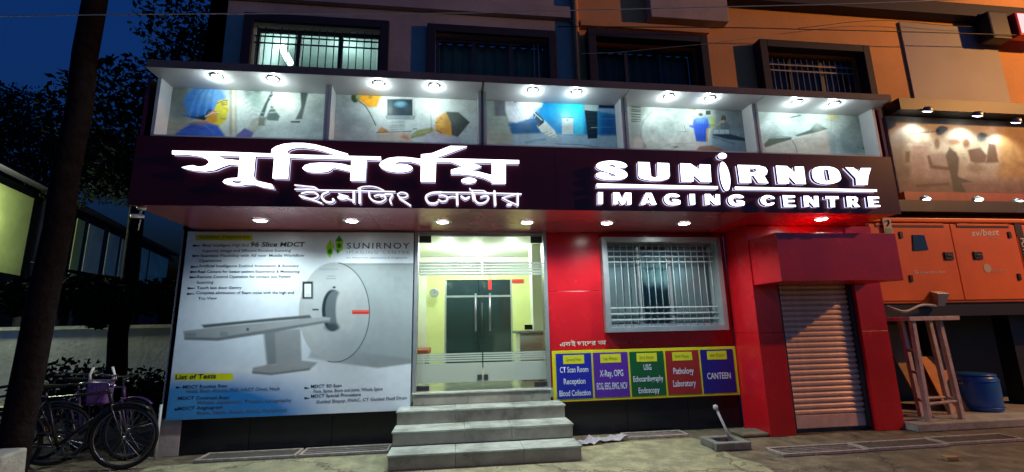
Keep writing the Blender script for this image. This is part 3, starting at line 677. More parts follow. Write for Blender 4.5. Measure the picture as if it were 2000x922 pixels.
# 1: surgeon and film
p = new_print(0, (200,212,206)).set(300, 130, 5.5556)
p.rect(140,150,420,760,(120,130,128),60); p.rect(150,560,420,760,(160,165,150),40)
p.rect(860,150,1850,760,(212,228,222),8); p.rect(820,180,900,740,(150,150,120),14, 0.7); p.rect(850,200,885,740,(215,212,190),6)
p.ell(1090,270,60,110,(150,175,168),0.5,0.8); p.ell(1020,250,40,80,(110,130,125),0.5,0.7); p.ell(1130,240,45,60,(90,100,98),0.5,0.7); p.ell(1120,380,60,80,(140,180,170),0.6,0.7)
p.ell(1420,330,110,120,(238,240,225),0.7,0.9)
p.poly([(1590,230),(1690,230),(1610,570),(1540,575),(1600,440)],(72,92,90),8); p.rect(1490,590,1590,610,(70,95,90),3)
p.poly([(1280,260),(1300,300),(1240,400),(1190,560),(1140,555),(1200,420)],(70,95,95),7); p.poly([(1280,420),(1370,540),(1350,590),(1210,580)],(95,120,115),8)
p.poly([(1020,660),(1080,570),(1170,545),(1230,560),(1200,640),(1090,720),(1010,740)],(190,195,180),10); p.poly([(1140,560),(1230,545),(1200,600),(1210,640),(1140,640)],(95,110,105),8,0.8)
p.poly([(900,740),(990,665),(1090,720),(1060,770),(880,770)],(108,108,170),10)
p.ell(560,390,230,185,(70,135,215),0.10); p.poly([(310,520),(600,480),(560,560),(420,570)],(55,120,195),18); p.ell(640,300,120,90,(125,185,235),0.7,0.8)
p.poly([(320,530),(470,570),(560,590),(640,470),(600,460),(560,520),(470,545)],(40,55,65),9)
p.poly([(700,370),(800,350),(815,480),(790,570),(720,650),(600,640),(560,590),(650,480)],(215,205,70),12); p.poly([(600,500),(680,490),(690,600),(600,640),(560,600)],(205,140,40),14,0.9)
p.line([(690,400),(760,370),(805,365)],8,(60,60,40),4); p.line([(650,480),(700,520)],7,(70,60,30),4)
p.poly([(240,720),(400,620),(560,600),(700,640),(780,760),(230,780)],(60,98,190),14); p.poly([(380,620),(480,580),(590,600),(560,640)],(150,110,85),12,0.8)
for q in range(7): p.line([(390+42*q,560-10*q),(420+40*q,430-8*q),(470+34*q,300),(540+22*q,235)],16,(48,104,186) if q % 2 else (118,172,232),9,0.45)
p.ell(640,520,26,34,(214,150,90),0.4,0.9); p.line([(560,545),(640,500),(700,500)],9,(235,238,240),4,0.8); p.line([(735,395),(790,385),(800,410),(745,420),(735,395)],6,(40,44,48),3,0.9)
p.ell(755,405,22,14,(150,140,90),0.5,0.8); p.line([(760,450),(805,470),(795,490)],8,(175,130,45),4,0.8); p.line([(730,560),(770,575),(790,560)],9,(160,80,40),4,0.8)
for q in range(6): p.line([(960+18*q,300+50*q),(1060,270+48*q),(1150+10*q,320+46*q)],12,(176,196,192),6,0.6); p.line([(1260,300+40*q),(1360,280+42*q),(1470,320+40*q)],12,(236,240,232),6,0.5)
for q in range(4): p.line([(1110+26*q,560-6*q),(1150+24*q,600),(1120+20*q,660-12*q)],8,(140,138,120),4,0.7)
p.line([(300,690),(420,650),(520,680),(640,660)],14,(44,76,160),7,0.7); p.line([(560,640),(640,700),(660,760)],12,(90,128,210),6,0.7)
p.rect(905,205,1800,212,(160,176,172),3,0.8); p.rect(1700,380,1850,720,(190,206,200),30,0.6)
p.mottle(0.10, 24).mottle(0.06, 8).mottle(0.05, 3).build('picture_print', 'photo_print', boxes[0])
# 2: ultrasound
p = new_print(1, (196,206,206)).set(630, 140, 6.0606)
p.rect(140,200,560,820,(158,168,172),120); p.ell(1000,400,450,260,(222,236,232),0.9,0.8)
p.poly([(430,210),(720,210),(640,420),(540,420),(430,330)],(228,160,40),10); p.ell(600,250,120,60,(238,190,70),0.7,0.7); p.rect(545,285,585,320,(150,110,30),3,0.7)
p.ell(385,310,48,58,(60,75,50),0.2); p.ell(415,290,20,40,(150,175,120),0.4,0.9); p.line([(430,350),(510,410),(560,490),(630,635)],12,(50,75,65),4)
p.rect(745,310,1095,545,(205,212,212),5); p.poly([(740,520),(1100,520),(1085,570),(760,565)],(150,165,168),6); p.rect(765,325,1065,520,(38,60,72),6)
p.ell(925,385,60,32,(120,175,200),0.6); p.ell(1010,440,40,50,(70,85,92),0.7,0.8); p.rect(770,340,830,510,(80,110,115),20,0.6)
p.rect(820,570,970,720,(190,205,205),10,0.8)
for yy in (600,640,660,690): p.line([(800,yy),(970,yy-8)],8,(140,160,158),4,0.7)
p.poly([(640,720),(700,655),(780,700),(770,725)],(190,130,60),10); p.line([(640,722),(1050,705)],9,(95,115,110),4)
p.poly([(650,740),(1040,720),(1060,850),(640,850)],(200,185,170),14); p.ell(980,785,45,30,(190,120,80),0.6,0.9)
p.poly([(1040,760),(1120,690),(1300,660),(1330,700),(1230,760),(1060,790)],(150,160,110),12); p.line([(1070,680),(1115,676)],8,(20,25,25),3); p.line([(1050,780),(1130,745),(1220,735)],12,(95,110,95),5)
p.poly([(1220,740),(1420,720),(1640,790),(1640,860),(1200,860)],(190,188,200),14)
p.poly([(1350,540),(1440,490),(1520,475),(1560,620),(1540,770),(1420,730),(1340,690),(1335,620)],(222,168,62),9); p.ell(1420,690,90,60,(205,120,40),0.8,0.6)
p.poly([(1460,475),(1610,480),(1745,600),(1600,775),(1530,750),(1520,600)],(72,78,75),7); p.ell(1560,560,90,70,(95,110,105),0.7,0.6)
p.line([(1390,545),(1410,548)],10,(60,50,20),4); p.line([(1340,600),(1360,605)],9,(70,60,20),4); p.line([(1282,510),(1288,700)],6,(70,110,90),3); p.line([(1345,690),(1410,728)],10,(40,45,30),4)
for q in range(8): p.line([(1500+14*q,490+4*q),(1560+20*q,560+14*q),(1600+14*q,680+6*q)],7,(46,50,50) if q % 2 else (104,112,108),4,0.6)
p.ell(1400,640,40,26,(235,190,90),0.7,0.6); p.line([(1345,640),(1375,648)],7,(150,70,40),3,0.9); p.ell(1480,600,22,30,(205,140,50),0.5,0.8); p.line([(1370,575),(1420,560)],6,(80,60,30),3,0.8)
for q in range(7): p.line([(1240+50*q,780+8*q),(1300+50*q,760+10*q),(1360+46*q,800+8*q)],8,(165,164,178),5,0.6)
for q in range(5): p.line([(1060+34*q,770-10*q),(1110+36*q,735-9*q)],9,(205,170,110),4,0.7)
p.poly([(640,810),(820,770),(1000,800),(1010,850),(640,850)],(176,186,176),12,0.7); p.ell(700,690,34,18,(215,160,90),0.5,0.9); p.rect(770,330,1060,340,(60,85,100),3,0.8)
for q in range(5): p.line([(850,430+18*q),(1040,432+18*q)],4,(66,92,104),2,0.7)
p.rect(140,560,560,700,(172,182,184),60,0.5); p.ell(260,640,120,40,(150,160,164),0.9,0.5); p.line([(1180,300),(1180,560)],5,(176,192,192),3,0.6); p.line([(1830,330),(1830,840)],6,(165,178,180),3,0.7)
p.mottle(0.10, 24).mottle(0.06, 8).mottle(0.05, 3).build('picture_print', 'photo_print', boxes[1])
# 3: microscope, blue room
p = new_print(2, (40,130,185)).set(930, 150, 6.145)
p.rect(100,200,420,860,(150,165,162),40); p.poly([(190,470),(360,460),(440,690),(430,870),(130,870),(150,300)],(160,172,160),10)
p.rect(800,240,1290,660,(20,140,205),30); p.ell(1150,380,170,150,(50,205,245),0.8); p.rect(1170,240,1290,700,(60,190,225),18); p.ell(1230,330,60,90,(30,215,250),0.7)
p.rect(560,480,760,680,(25,95,150),30); p.poly([(380,560),(760,540),(760,700),(430,690)],(20,85,135),16)
p.poly([(210,250),(360,250),(360,470),(230,470)],(112,114,125),12); p.poly([(350,250),(700,250),(790,260),(780,340),(700,420),(640,500),(480,550),(390,530),(350,400)],(205,212,222),12)
p.ell(440,300,60,50,(150,150,165),0.6,0.8); p.ell(620,350,90,90,(225,232,240),0.8,0.8); p.ell(740,300,55,65,(225,238,228),0.3,0.9); p.line([(690,400),(780,360),(800,300)],18,(150,215,245),6)
p.poly([(430,690),(800,680),(1180,700),(1700,700),(1700,870),(430,870)],(150,178,195),16); p.line([(600,790),(700,770),(820,750)],26,(95,130,150),12,0.8); p.line([(950,805),(1250,815),(1480,850)],8,(60,50,55),4,0.8)
p.poly([(680,440),(720,420),(820,530),(760,590)],(48,72,85),8); p.line([(690,430),(790,520)],9,(200,225,235),3); p.poly([(730,590),(820,525),(940,640),(980,740),(880,720),(780,660)],(205,215,212),9); p.poly([(735,590),(800,520),(820,545),(750,600)],(20,35,45),6)
for q in range(4): p.line([(800+45*q,680+18*q),(860+45*q,660+18*q)],8,(100,125,135),4,0.8)
p.rect(1030,490,1165,690,(188,205,208),7); p.rect(1030,486,1165,495,(20,90,130),3)
p.rect(1290,280,1470,410,(170,195,200),6); p.poly([(1300,400),(1455,415),(1455,740),(1340,745)],(18,38,52),6); p.line([(1380,610),(1455,608)],6,(170,195,200),3)
p.rect(1470,270,1700,380,(15,32,80),10); p.poly([(1470,380),(1690,385),(1690,460),(1540,430),(1470,410)],(125,165,205),8); p.rect(1490,450,1700,700,(20,95,160),18); p.ell(1590,560,60,90,(12,70,140),0.8,0.8)
p.rect(1690,260,1800,870,(150,160,185),18,0.8)
for q in range(9): p.line([(380+40*q,545-6*q),(400+40*q,520-8*q)],8,(180,190,205),4,0.8)
for q in range(5): p.line([(420+50*q,330+20*q),(470+50*q,420+14*q),(520+40*q,500)],12,(176,186,202),7,0.5)
p.ell(470,290,18,22,(90,95,110),0.4,0.9); p.ell(430,288,16,20,(225,230,240),0.4,0.9); p.line([(1295,250),(1295,400)],6,(100,140,160),3,0.8)
for q in range(6): p.rect(1315,430+48*q,1440,436+48*q,(44,70,86),3,0.8)
for q in range(5): p.line([(150,520+60*q),(300,510+60*q),(420,560+50*q)],10,(142,155,150),6,0.6)
for q in range(4): p.line([(500,720+28*q),(760,712+28*q),(1200,730+26*q)],8,(128,158,178),6,0.6)
p.ell(1095,520,14,12,(120,140,150),0.4,0.9); p.rect(1480,500,1680,508,(60,140,190),3,0.7); p.rect(1480,600,1680,608,(60,140,190),3,0.7)
p.mottle(0.10, 24).mottle(0.06, 8).mottle(0.05, 3).build('picture_print', 'photo_print', boxes[2])
# 4: scanner room
p = new_print(3, (200,214,208)).set(1210, 160, 6.148)
p.rect(110,260,330,820,(165,175,168),40); p.ell(520,560,280,300,(206,220,214),0.08); p.line([(600,330),(400,340),(290,470),(255,560),(255,680),(310,780)],20,(135,152,148),7)
for yy in (300,330,350,385,415,445,470): p.line([(145,yy),(250,yy+10)],11,(55,72,70),4)
p.rect(345,255,460,285,(120,140,132),6); p.ell(230,740,60,80,(205,205,200),0.3); p.ell(240,560,40,90,(170,180,172),0.5,0.8)
p.poly([(490,560),(600,540),(630,570),(620,610),(560,625),(510,660),(490,620)],(170,182,180),7); p.ell(505,620,20,40,(35,45,48),0.3); p.line([(620,598),(800,598)],9,(95,115,112),3)
p.poly([(470,690),(560,640),(800,600),(900,580),(930,820),(420,820)],(196,205,200),14); p.line([(510,650),(460,760)],14,(120,130,128),8,0.7); p.ell(650,780,50,14,(30,40,40),0.5,0.9)
p.rect(840,300,930,520,(212,215,190),14); p.rect(1060,420,1150,560,(190,215,90),20); p.rect(1035,345,1095,395,(60,80,72),4); p.rect(880,315,905,330,(90,120,110),3)
p.rect(1120,290,1560,840,(118,130,138),50); p.rect(1120,580,1560,840,(130,150,162),24)
p.poly([(890,450),(960,420),(1060,440),(1070,540),(1040,720),(920,715),(885,540)],(52,95,210),9); p.ell(980,450,85,40,(110,165,230),0.7,0.9); p.ell(970,400,36,30,(200,205,205),0.4,0.9); p.poly([(1045,560),(1070,560),(1060,720),(1040,720)],(205,165,90),4)
p.poly([(835,525),(890,530),(890,555)],(70,80,85),4)
p.ell(1250,440,28,42,(55,60,45),0.25); p.poly([(1200,490),(1270,470),(1330,520),(1330,580),(1220,570)],(95,108,115),8); p.line([(1100,520),(1170,520),(1220,480)],22,(150,150,110),7)
p.poly([(1120,590),(1310,620),(1550,690),(1500,710),(1300,690),(1120,640)],(40,58,72),6); p.rect(1120,575,1315,625,(185,200,208),8); p.line([(1130,665),(1230,690),(1300,720),(1380,745)],18,(90,108,120),8,0.8)
p.poly([(920,730),(1110,740),(1040,790),(900,800)],(205,200,205),6); p.poly([(910,830),(960,775),(1110,760),(1300,830)],(160,120,98),10)
for q in range(5): p.ell(520,560,250-36*q,270-40*q,(196-3*q,211-3*q,205-3*q) if q % 2 else (210,222,217),0.02,0.55)
p.ell(540,590,120,120,(186,200,196),0.1,0.7); p.line([(770,500),(800,600)],7,(120,135,132),3,0.8); p.line([(740,500),(775,600)],5,(140,155,150),3,0.7)
for q in range(4): p.line([(920+34*q,470),(925+32*q,700)],7,(38,76,180),4,0.6)
p.line([(900,470),(880,540),(850,530)],26,(60,105,215),7,0.9); p.line([(1050,470),(1085,545)],24,(60,105,215),7,0.8); p.ell(975,392,26,20,(70,60,50),0.3,0.9)
for q in range(6): p.line([(1130+66*q,560+14*q),(1130+66*q,600+16*q)],7,(70,86,96),3,0.7)
for q in range(5): p.rect(1180+70*q,320,1186+70*q,560,(134,146,152),3,0.5)
p.line([(420,820),(640,740),(900,735)],9,(160,170,166),5,0.7); p.rect(850,330,920,338,(170,170,140),3,0.8); p.rect(850,410,920,418,(170,170,140),3,0.8); p.ell(1245,475,20,14,(205,160,120),0.5,0.9)
p.mottle(0.10, 24).mottle(0.06, 8).mottle(0.05, 3).build('picture_print', 'photo_print', boxes[3])
# 5: pale scanner room
p = new_print(4, (198,212,206)).set(1450, 160, 5.7613)
p.ell(500,450,260,160,(205,226,224),0.9,0.9); p.ell(330,700,120,130,(140,158,148),0.7,0.9)
p.poly([(245,700),(300,640),(550,622),(555,650),(400,690),(255,740)],(72,92,84),8); p.poly([(590,600),(760,540),(830,465),(960,530),(790,580),(620,615)],(82,100,96),8); p.ell(840,500,60,40,(160,172,165),0.7,0.9)
p.poly([(250,745),(560,650),(960,545),(1050,600),(1050,830),(250,830)],(178,188,184),8); p.line([(560,660),(600,720),(615,800)],9,(90,105,98),4)
p.line([(545,400),(650,378)],12,(70,85,85),4); p.line([(420,415),(530,395)],12,(150,165,162),5); p.ell(1010,400,50,36,(205,200,140),0.7,0.9)
p.ell(1250,640,160,170,(165,178,172),0.3,0.7); p.ell(1230,680,140,100,(105,128,120),0.9,0.8); p.rect(1230,340,1500,600,(92,115,108),90,0.7); p.rect(1360,640,1560,840,(170,188,185),40,0.7)
p.poly([(1340,740),(1400,720),(1420,770),(1350,755)],(50,72,62),6); p.rect(450,280,680,330,(230,240,238),24,0.8)
for q in range(5): p.line([(300+120*q,760-22*q),(420+120*q,720-26*q)],7,(150,162,156),4,0.6)
for q in range(4): p.ell(1250,640,150-30*q,160-32*q,(150+8*q,166+8*q,160+8*q),0.03,0.5)
for q in range(6): p.line([(460+38*q,300),(455+38*q,350)],6,(170,186,184),3,0.6)
p.line([(240,470),(560,430),(900,420),(1180,460)],6,(168,184,182),4,0.6); p.poly([(700,640),(900,600),(960,760),(760,800)],(164,174,170),8,0.7); p.line([(300,640),(420,610),(540,622)],8,(110,128,120),4,0.7)
p.rect(620,430,760,500,(186,204,204),10,0.7); p.line([(1000,420),(1000,560)],6,(150,166,160),3,0.7)
p.mottle(0.10, 24).mottle(0.06, 8).mottle(0.05, 3).build('picture_print', 'photo_print', boxes[4])

# ================================================================== MAIN SIGN WITH LIT LETTERS
SYF = -1.345                                   # face of the sign board
LY = SYF-0.07                                 # face of the letters
G = thing('sign_board', (1.2, -1.34, 2.83), 'long dark maroon sign board with white lit Bengali and English letters', 'sign')
sj = [-3.42, -1.9, -0.35, 1.2, 2.75, 4.3, 5.77]
for x0, x1 in zip(sj[:-1], sj[1:]):
    mb = MB(); mb.box(x0+0.0015, x1-0.0015, SYF, -1.332, ZS-0.01, 3.592); obj('face_panel', mb, 'sign_face', G)
def contours(mask, h):
    """marching squares at 0.5 -> closed loops (col,row in cells)"""
    m = np.pad(mask, 1); H, Wd = m.shape; nxt = {}
    def ip(a, b, fa, fb):
        t = (0.5-fa)/(fb-fa); return (a[0]+(b[0]-a[0])*t, a[1]+(b[1]-a[1])*t)
    q = (m[:-1, :-1] > 0.5)*1+(m[:-1, 1:] > 0.5)*2+(m[1:, 1:] > 0.5)*4+(m[1:, :-1] > 0.5)*8
    E = {1:[(3,0)],2:[(0,1)],3:[(3,1)],4:[(1,2)],5:[(3,0),(1,2)],6:[(0,2)],7:[(3,2)],8:[(2,3)],9:[(2,0)],10:[(0,1),(2,3)],11:[(2,1)],12:[(1,3)],13:[(1,0)],14:[(0,3)]}
    pos = {}
    for r, c in np.argwhere((q > 0) & (q < 15)):
        def key(e): return ('h', r, c) if e == 0 else ('v', r, c+1) if e == 1 else ('h', r+1, c) if e == 2 else ('v', r, c)
        for a, b in E[int(q[r, c])]:
            ka, kb = key(a), key(b); nxt[ka] = kb
            for k in (ka, kb):
                if k not in pos:
                    _, rr, cc = k
                    pos[k] = ip((cc, rr), (cc+1, rr), m[rr, cc], m[rr, cc+1]) if k[0] == 'h' else ip((cc, rr), (cc, rr+1), m[rr, cc], m[rr+1, cc])
    loops = []
    while nxt:
        k0 = next(iter(nxt)); k = k0; L = []
        while k in nxt:
            L.append(pos[k]); k = nxt.pop(k)
        if len(L) > 6: loops.append((np.array(L)-1)*h)
    return loops
def simplify(L, tol):
    L = list(map(tuple, L)); n = len(L); i0 = 0; i1 = max(range(n), key=lambda i: (L[i][0]-L[0][0])**2+(L[i][1]-L[0][1])**2)
    def dp(a):
        if len(a) < 3: return a
        A = np.array(a); d = A[-1]-A[0]; ln = math.hypot(*d) or 1e-9
        e = np.abs((A[:, 0]-A[0, 0])*d[1]-(A[:, 1]-A[0, 1])*d[0])/ln; i = int(e.argmax())
        return dp(a[:i+1])[:-1]+dp(a[i:]) if e[i] > tol else [a[0], a[-1]]
    return dp(L[:i1+1])[:-1]+dp(L[i1:]+[L[0]])[:-1]
class Glyph:
    """a letter drawn from overlapping shapes on a fine raster, then outlined"""
    def __init__(s, ox, oy, sc, x0, x1, y0, y1, h=2.5):
        s.o = (ox, oy, sc); s.x0, s.y0, s.h = x0, y0, h
        s.A, s.Bv = np.meshgrid(np.arange(x0, x1, h), np.arange(y0, y1, h)); s.m = np.zeros(s.A.shape)
        s.pt = Paint.__new__(Paint); s.pt.a, s.pt.b = s.A, s.Bv; s.pt.c = np.zeros(s.A.shape+(3,))
    def _do(s, fn, *a, sub=False, **k):
        s.pt.c[:] = 0; getattr(s.pt, fn)(*a, **k); al = s.pt.c[..., 0]; s.m = s.m*(1-al) if sub else np.maximum(s.m, al); return s
    def poly(s, pts, sub=False): return s._do('poly', pts, (255,255,255), 1.6, sub=sub)
    def line(s, pts, w, sub=False): return s._do('line', smooth_pts(pts), w, (255,255,255), 1.6, sub=sub)
    def ell(s, cx, cy, rx, ry, sub=False): return s._do('ell', cx, cy, rx, ry, (255,255,255), 1.6/min(rx, ry), sub=sub)
    def loops(s):
        ox, oy, sc = s.o; out = []
        for L in contours(s.m, s.h):
            L = simplify(L, 0.8)
            if len(L) > 2: out.append([(ox+(s.x0+a)/sc, oy+(s.y0+b)/sc) for a, b in L])
        return out
def smooth_pts(pts, n=6):
    p = np.array(pts, float)
    if len(p) < 3: return p
    q = np.vstack([2*p[0]-p[1], p, 2*p[-1]-p[-2]]); out = []
    for i in range(1, len(q)-2):
        for t in np.linspace(0, 1, n, endpoint=False):
            out.append(0.5*((2*q[i])+(-q[i-1]+q[i+1])*t+(2*q[i-1]-5*q[i]+4*q[i+1]-q[i+2])*t*t+(-q[i-1]+3*q[i]-3*q[i+1]+q[i+2])*t**3))
    out.append(p[-1]); return np.array(out)
def inset(L, d, outer=True):
    p = np.array(L, float); x, y = p[:, 0], p[:, 1]; A = 0.5*np.sum(x*np.roll(y, -1)-np.roll(x, -1)*y)
    sg = (1 if A > 0 else -1)*(1 if outer else -1); e = np.roll(p, -1, 0)-p; e /= np.linalg.norm(e, axis=1)[:, None]+1e-9
    n1 = np.stack([-e[:, 1], e[:, 0]], -1)*sg; n0 = np.roll(n1, 1, 0); k = n0+n1; k /= np.maximum(np.sum(k*n1, axis=1), 0.5)[:, None]
    return (p+k*d).tolist()
def add_letter(loops_px, depth=0.036, halo=0.0, face='letter_glow', shrink=0.7):
    """outlines in photo pixels -> a lit channel letter with a pale back plate"""
    def area(L): return abs(sum(a[0]*b[1]-b[0]*a[1] for a, b in zip(L, L[1:]+L[:1])))
    def inside(q, L):
        c = False
        for (x1, y1), (x2, y2) in zip(L, L[1:]+L[:1]):
            if (y1 > q[1]) != (y2 > q[1]) and q[0] < (x2-x1)*(q[1]-y1)/(y2-y1)+x1: c = not c
        return c
    loops_px = [[tuple(q) for q in L] for L in loops_px]
    loops_px = [inset(L, shrink, sum(inside(L[0], K_) for K_ in loops_px if K_ is not L) % 2 == 0) for L in loops_px]
    loops = [[(lambda q: (q[0], q[2]))(P(u, v, y=LY)) for u, v in L] for L in loops_px]
    def place(me, yc):
        n = len(me.vertices); co = np.empty(n*3); me.vertices.foreach_get('co', co); co = co.reshape(-1, 3)
        out = np.stack([co[:, 0], yc-co[:, 2], co[:, 1]], -1)-np.array(wl(G)); me.vertices.foreach_set('co', out.ravel()); me.update()
    me = curve_mesh('letter', loops, depth); place(me, LY+depth/2)
    me.materials.clear(); me.materials.append(M[face]); me.materials.append(M['chrome_dark'])
    bm = bmesh.new(); bm.from_mesh(me); 
    ymin = min(v.co.y for v in bm.verts)
    for f in bm.faces: f.material_index = 0 if all(v.co.y < ymin+1e-4 for v in f.verts) else 1
    bm.to_mesh(me); bm.free()
    o = bpy.data.objects.new('letter', me); link(o, G); WLOC[o.name] = wl(G)
    mb_ = curve_mesh('back_plate', loops, 0.014, halo); place(mb_, LY+depth+0.008); mb_.materials.clear(); mb_.materials.append(M['letter_back'])
    b = bpy.data.objects.new('back_plate', mb_); link(b, o); WLOC[b.name] = wl(G)
ZA, ZB, ZC = (320,270,6.146), (520,270,6.146), (720,270,6.147)
# first word, its four syllable groups; shapes traced in the zoomed picture
def B2A(pts, d=1229.2): return [(x+d, y) for x, y in pts]     # next tile over
g = Glyph(*ZA, 60, 2800, 20, 660)
g.poly([(95,145),(640,155),(1290,180),(1530,190),(2060,205),(2609,217),(2609,268),(1530,240),(1290,230),(95,196)])
g.poly([(180,192),(640,200),(720,245),(910,262),(900,328),(790,320),(700,350),(620,385),(500,402),(380,395),(280,375),(205,350),(270,330),(350,320),(400,335),(440,338),(500,325),(538,290),(520,260),(470,232),(400,215),(300,203)])
g.poly([(910,200),(1105,205),(1083,455),(1110,505),(1300,548),(1328,612),(1180,590),(1080,558),(1020,558),(920,572),(820,568),(730,550),(700,522),(730,490),(800,475),(885,470)]); g.ell(878,523,56,14,sub=True)
g.poly(B2A([(95,172),(290,186),(265,492),(70,485)]))
g.poly(B2A([(55,178),(60,130),(110,95),(200,65),(320,52),(450,53),(580,70),(720,105),(850,145),(985,185),(985,212),(840,208),(780,188),(680,157),(570,132),(450,118),(350,122),(290,137),(258,160),(255,192)]))
g.poly(B2A([(430,355),(460,320),(530,298),(640,290),(800,292),(920,305),(1025,332),(1020,407),(930,385),(830,362),(790,365),(780,385),(730,408),(640,415),(540,412),(470,395),(438,372)]))
g.poly(B2A([(1018,255),(1210,262),(1190,517),(1005,510)]))
add_letter(g.loops())
g = Glyph(*ZC, 90, 1850, 60, 580)
g.poly([(120,320),(150,275),(230,235),(340,220),(450,222),(560,235),(640,245),(640,330),(580,305),(510,288),(430,283),(360,288),(310,315),(380,305),(460,310),(520,335),(535,365),(500,395),(420,412),(330,412),(220,395),(150,360)])
g.poly([(625,190),(760,175),(980,88),(1185,92),(1180,105),(840,232),(815,245),(805,528),(620,525)])
g.poly([(800,240),(960,240),(1250,245),(1810,260),(1810,310),(1650,308),(1650,548),(1475,545),(1475,525),(1380,480),(1250,450),(1100,435),(985,435),(985,375),(1120,338),(990,290),(800,290)])
g.poly([(1250,297),(1475,300),(1475,438),(1400,418),(1330,400),(1240,390),(1365,343)], sub=True); g.ell(1203,508,95,38)
add_letter(g.loops())
# second line
g = Glyph(*ZB, 320, 1800, 540, 830)
g.line([(345,562),(480,578),(575,588),(625,622)],20); g.line([(345,612),(520,612),(690,626)],17)
g.line([(425,662),(500,645),(580,652),(622,685),(600,715),(540,728),(470,712),(400,688)],22); g.line([(420,708),(520,730),(600,755),(665,780)],19)
g.line([(640,622),(1100,630),(1545,642)],17)
g.line([(740,645),(680,672),(668,710),(705,755),(770,770),(812,750),(800,730)],27)
g.line([(870,665),(930,685),(985,700)],17); g.ell(918,708,66,32); g.line([(950,715),(1010,738),(1050,742)],17); g.line([(1050,640),(1050,768)],30)
g.line([(1122,605),(1122,775)],32); g.line([(1100,606),(1150,584),(1240,576),(1330,590),(1412,628)],16)
g.line([(1235,650),(1240,705),(1290,752),(1370,765),(1430,732),(1418,694),(1360,678),(1300,692)],22)
g.line([(1380,700),(1440,672),(1515,680),(1485,735),(1500,785)],22)
g.line([(1578,668),(1620,650),(1680,662),(1698,690),(1660,712),(1600,708),(1578,680)],19); g.line([(1600,722),(1660,760),(1730,806)],22)
add_letter(g.loops(), 0.036, face='letter_glow_dim', shrink=0.15)
g = Glyph(*ZC, 640, 1860, 570, 840)
g.line([(870,650),(770,655),(700,685),(690,730),(730,778),(800,782),(825,765)],28); g.line([(790,648),(1300,655),(1830,670)],19)
g.line([(848,690),(900,688),(948,710),(932,748),(882,760),(838,738)],22); g.line([(944,714),(1000,700),(1050,705)],20); g.line([(1060,660),(1065,795)],31)
g.line([(1115,700),(1160,728),(1205,708)],30); g.line([(1245,650),(1262,735)],30); g.line([(1270,680),(1282,748),(1330,782),(1400,768),(1440,722),(1410,692),(1350,706)],24)
g.line([(1215,603),(1235,625),(1330,628),(1390,634),(1435,668)],17); g.line([(1510,638),(1520,800)],31)
g.line([(1605,715),(1700,690),(1785,672)],17); g.line([(1605,717),(1690,760),(1785,800)],17); g.line([(1790,668),(1790,805)],27); g.ell(1690,797,36,18)
add_letter(g.loops(), 0.036, face='letter_glow_dim', shrink=0.15)
# English letters
def Zp(z, L): return [[(z[0]+x/z[2], z[1]+y/z[2]) for x, y in l] for l in L]
def rnd(pts, rep=2):           # corner cutting for round letters
    p = np.array(pts, float)
    for _ in range(rep):
        n = np.roll(p, -1, 0); p = np.stack([0.75*p+0.25*n, 0.25*p+0.75*n], 1).reshape(-1, 2)
    return p.tolist()
def ellp(cx, cy, rx, ry, n=28): return [(cx+rx*math.cos(2*math.pi*k/n), cy+ry*math.sin(2*math.pi*k/n)) for k in range(n)]
ZD, ZE = (1150,285,6.6667), (1430,285,6.4516)
S_ = [(505,285),(350,285),(330,255),(290,245),(265,250),(280,265),(400,290),(490,330),(515,385),(480,425),(390,445),(250,448),(140,430),(90,395),(90,345),(250,345),(270,380),(310,395),(345,390),(330,370),(200,335),(110,300),(85,255),(120,215),(220,190),(330,187),(440,205),(500,240)]
G_ = [(1190,668),(1110,672),(1085,655),(1055,665),(1045,690),(1055,725),(1080,738),(1115,725),(1080,722),(1080,690),(1198,695),(1200,765),(1150,770),(1090,778),(1020,765),(980,720),(975,670),(1005,630),(1070,612),(1140,618),(1185,642)]
U_ = [(635,205),(795,210),(815,390),(840,405),(870,405),(895,390),(885,215),(1050,222),(1060,390),(1040,430),(960,452),(850,458),(740,445),(660,420),(645,390)]
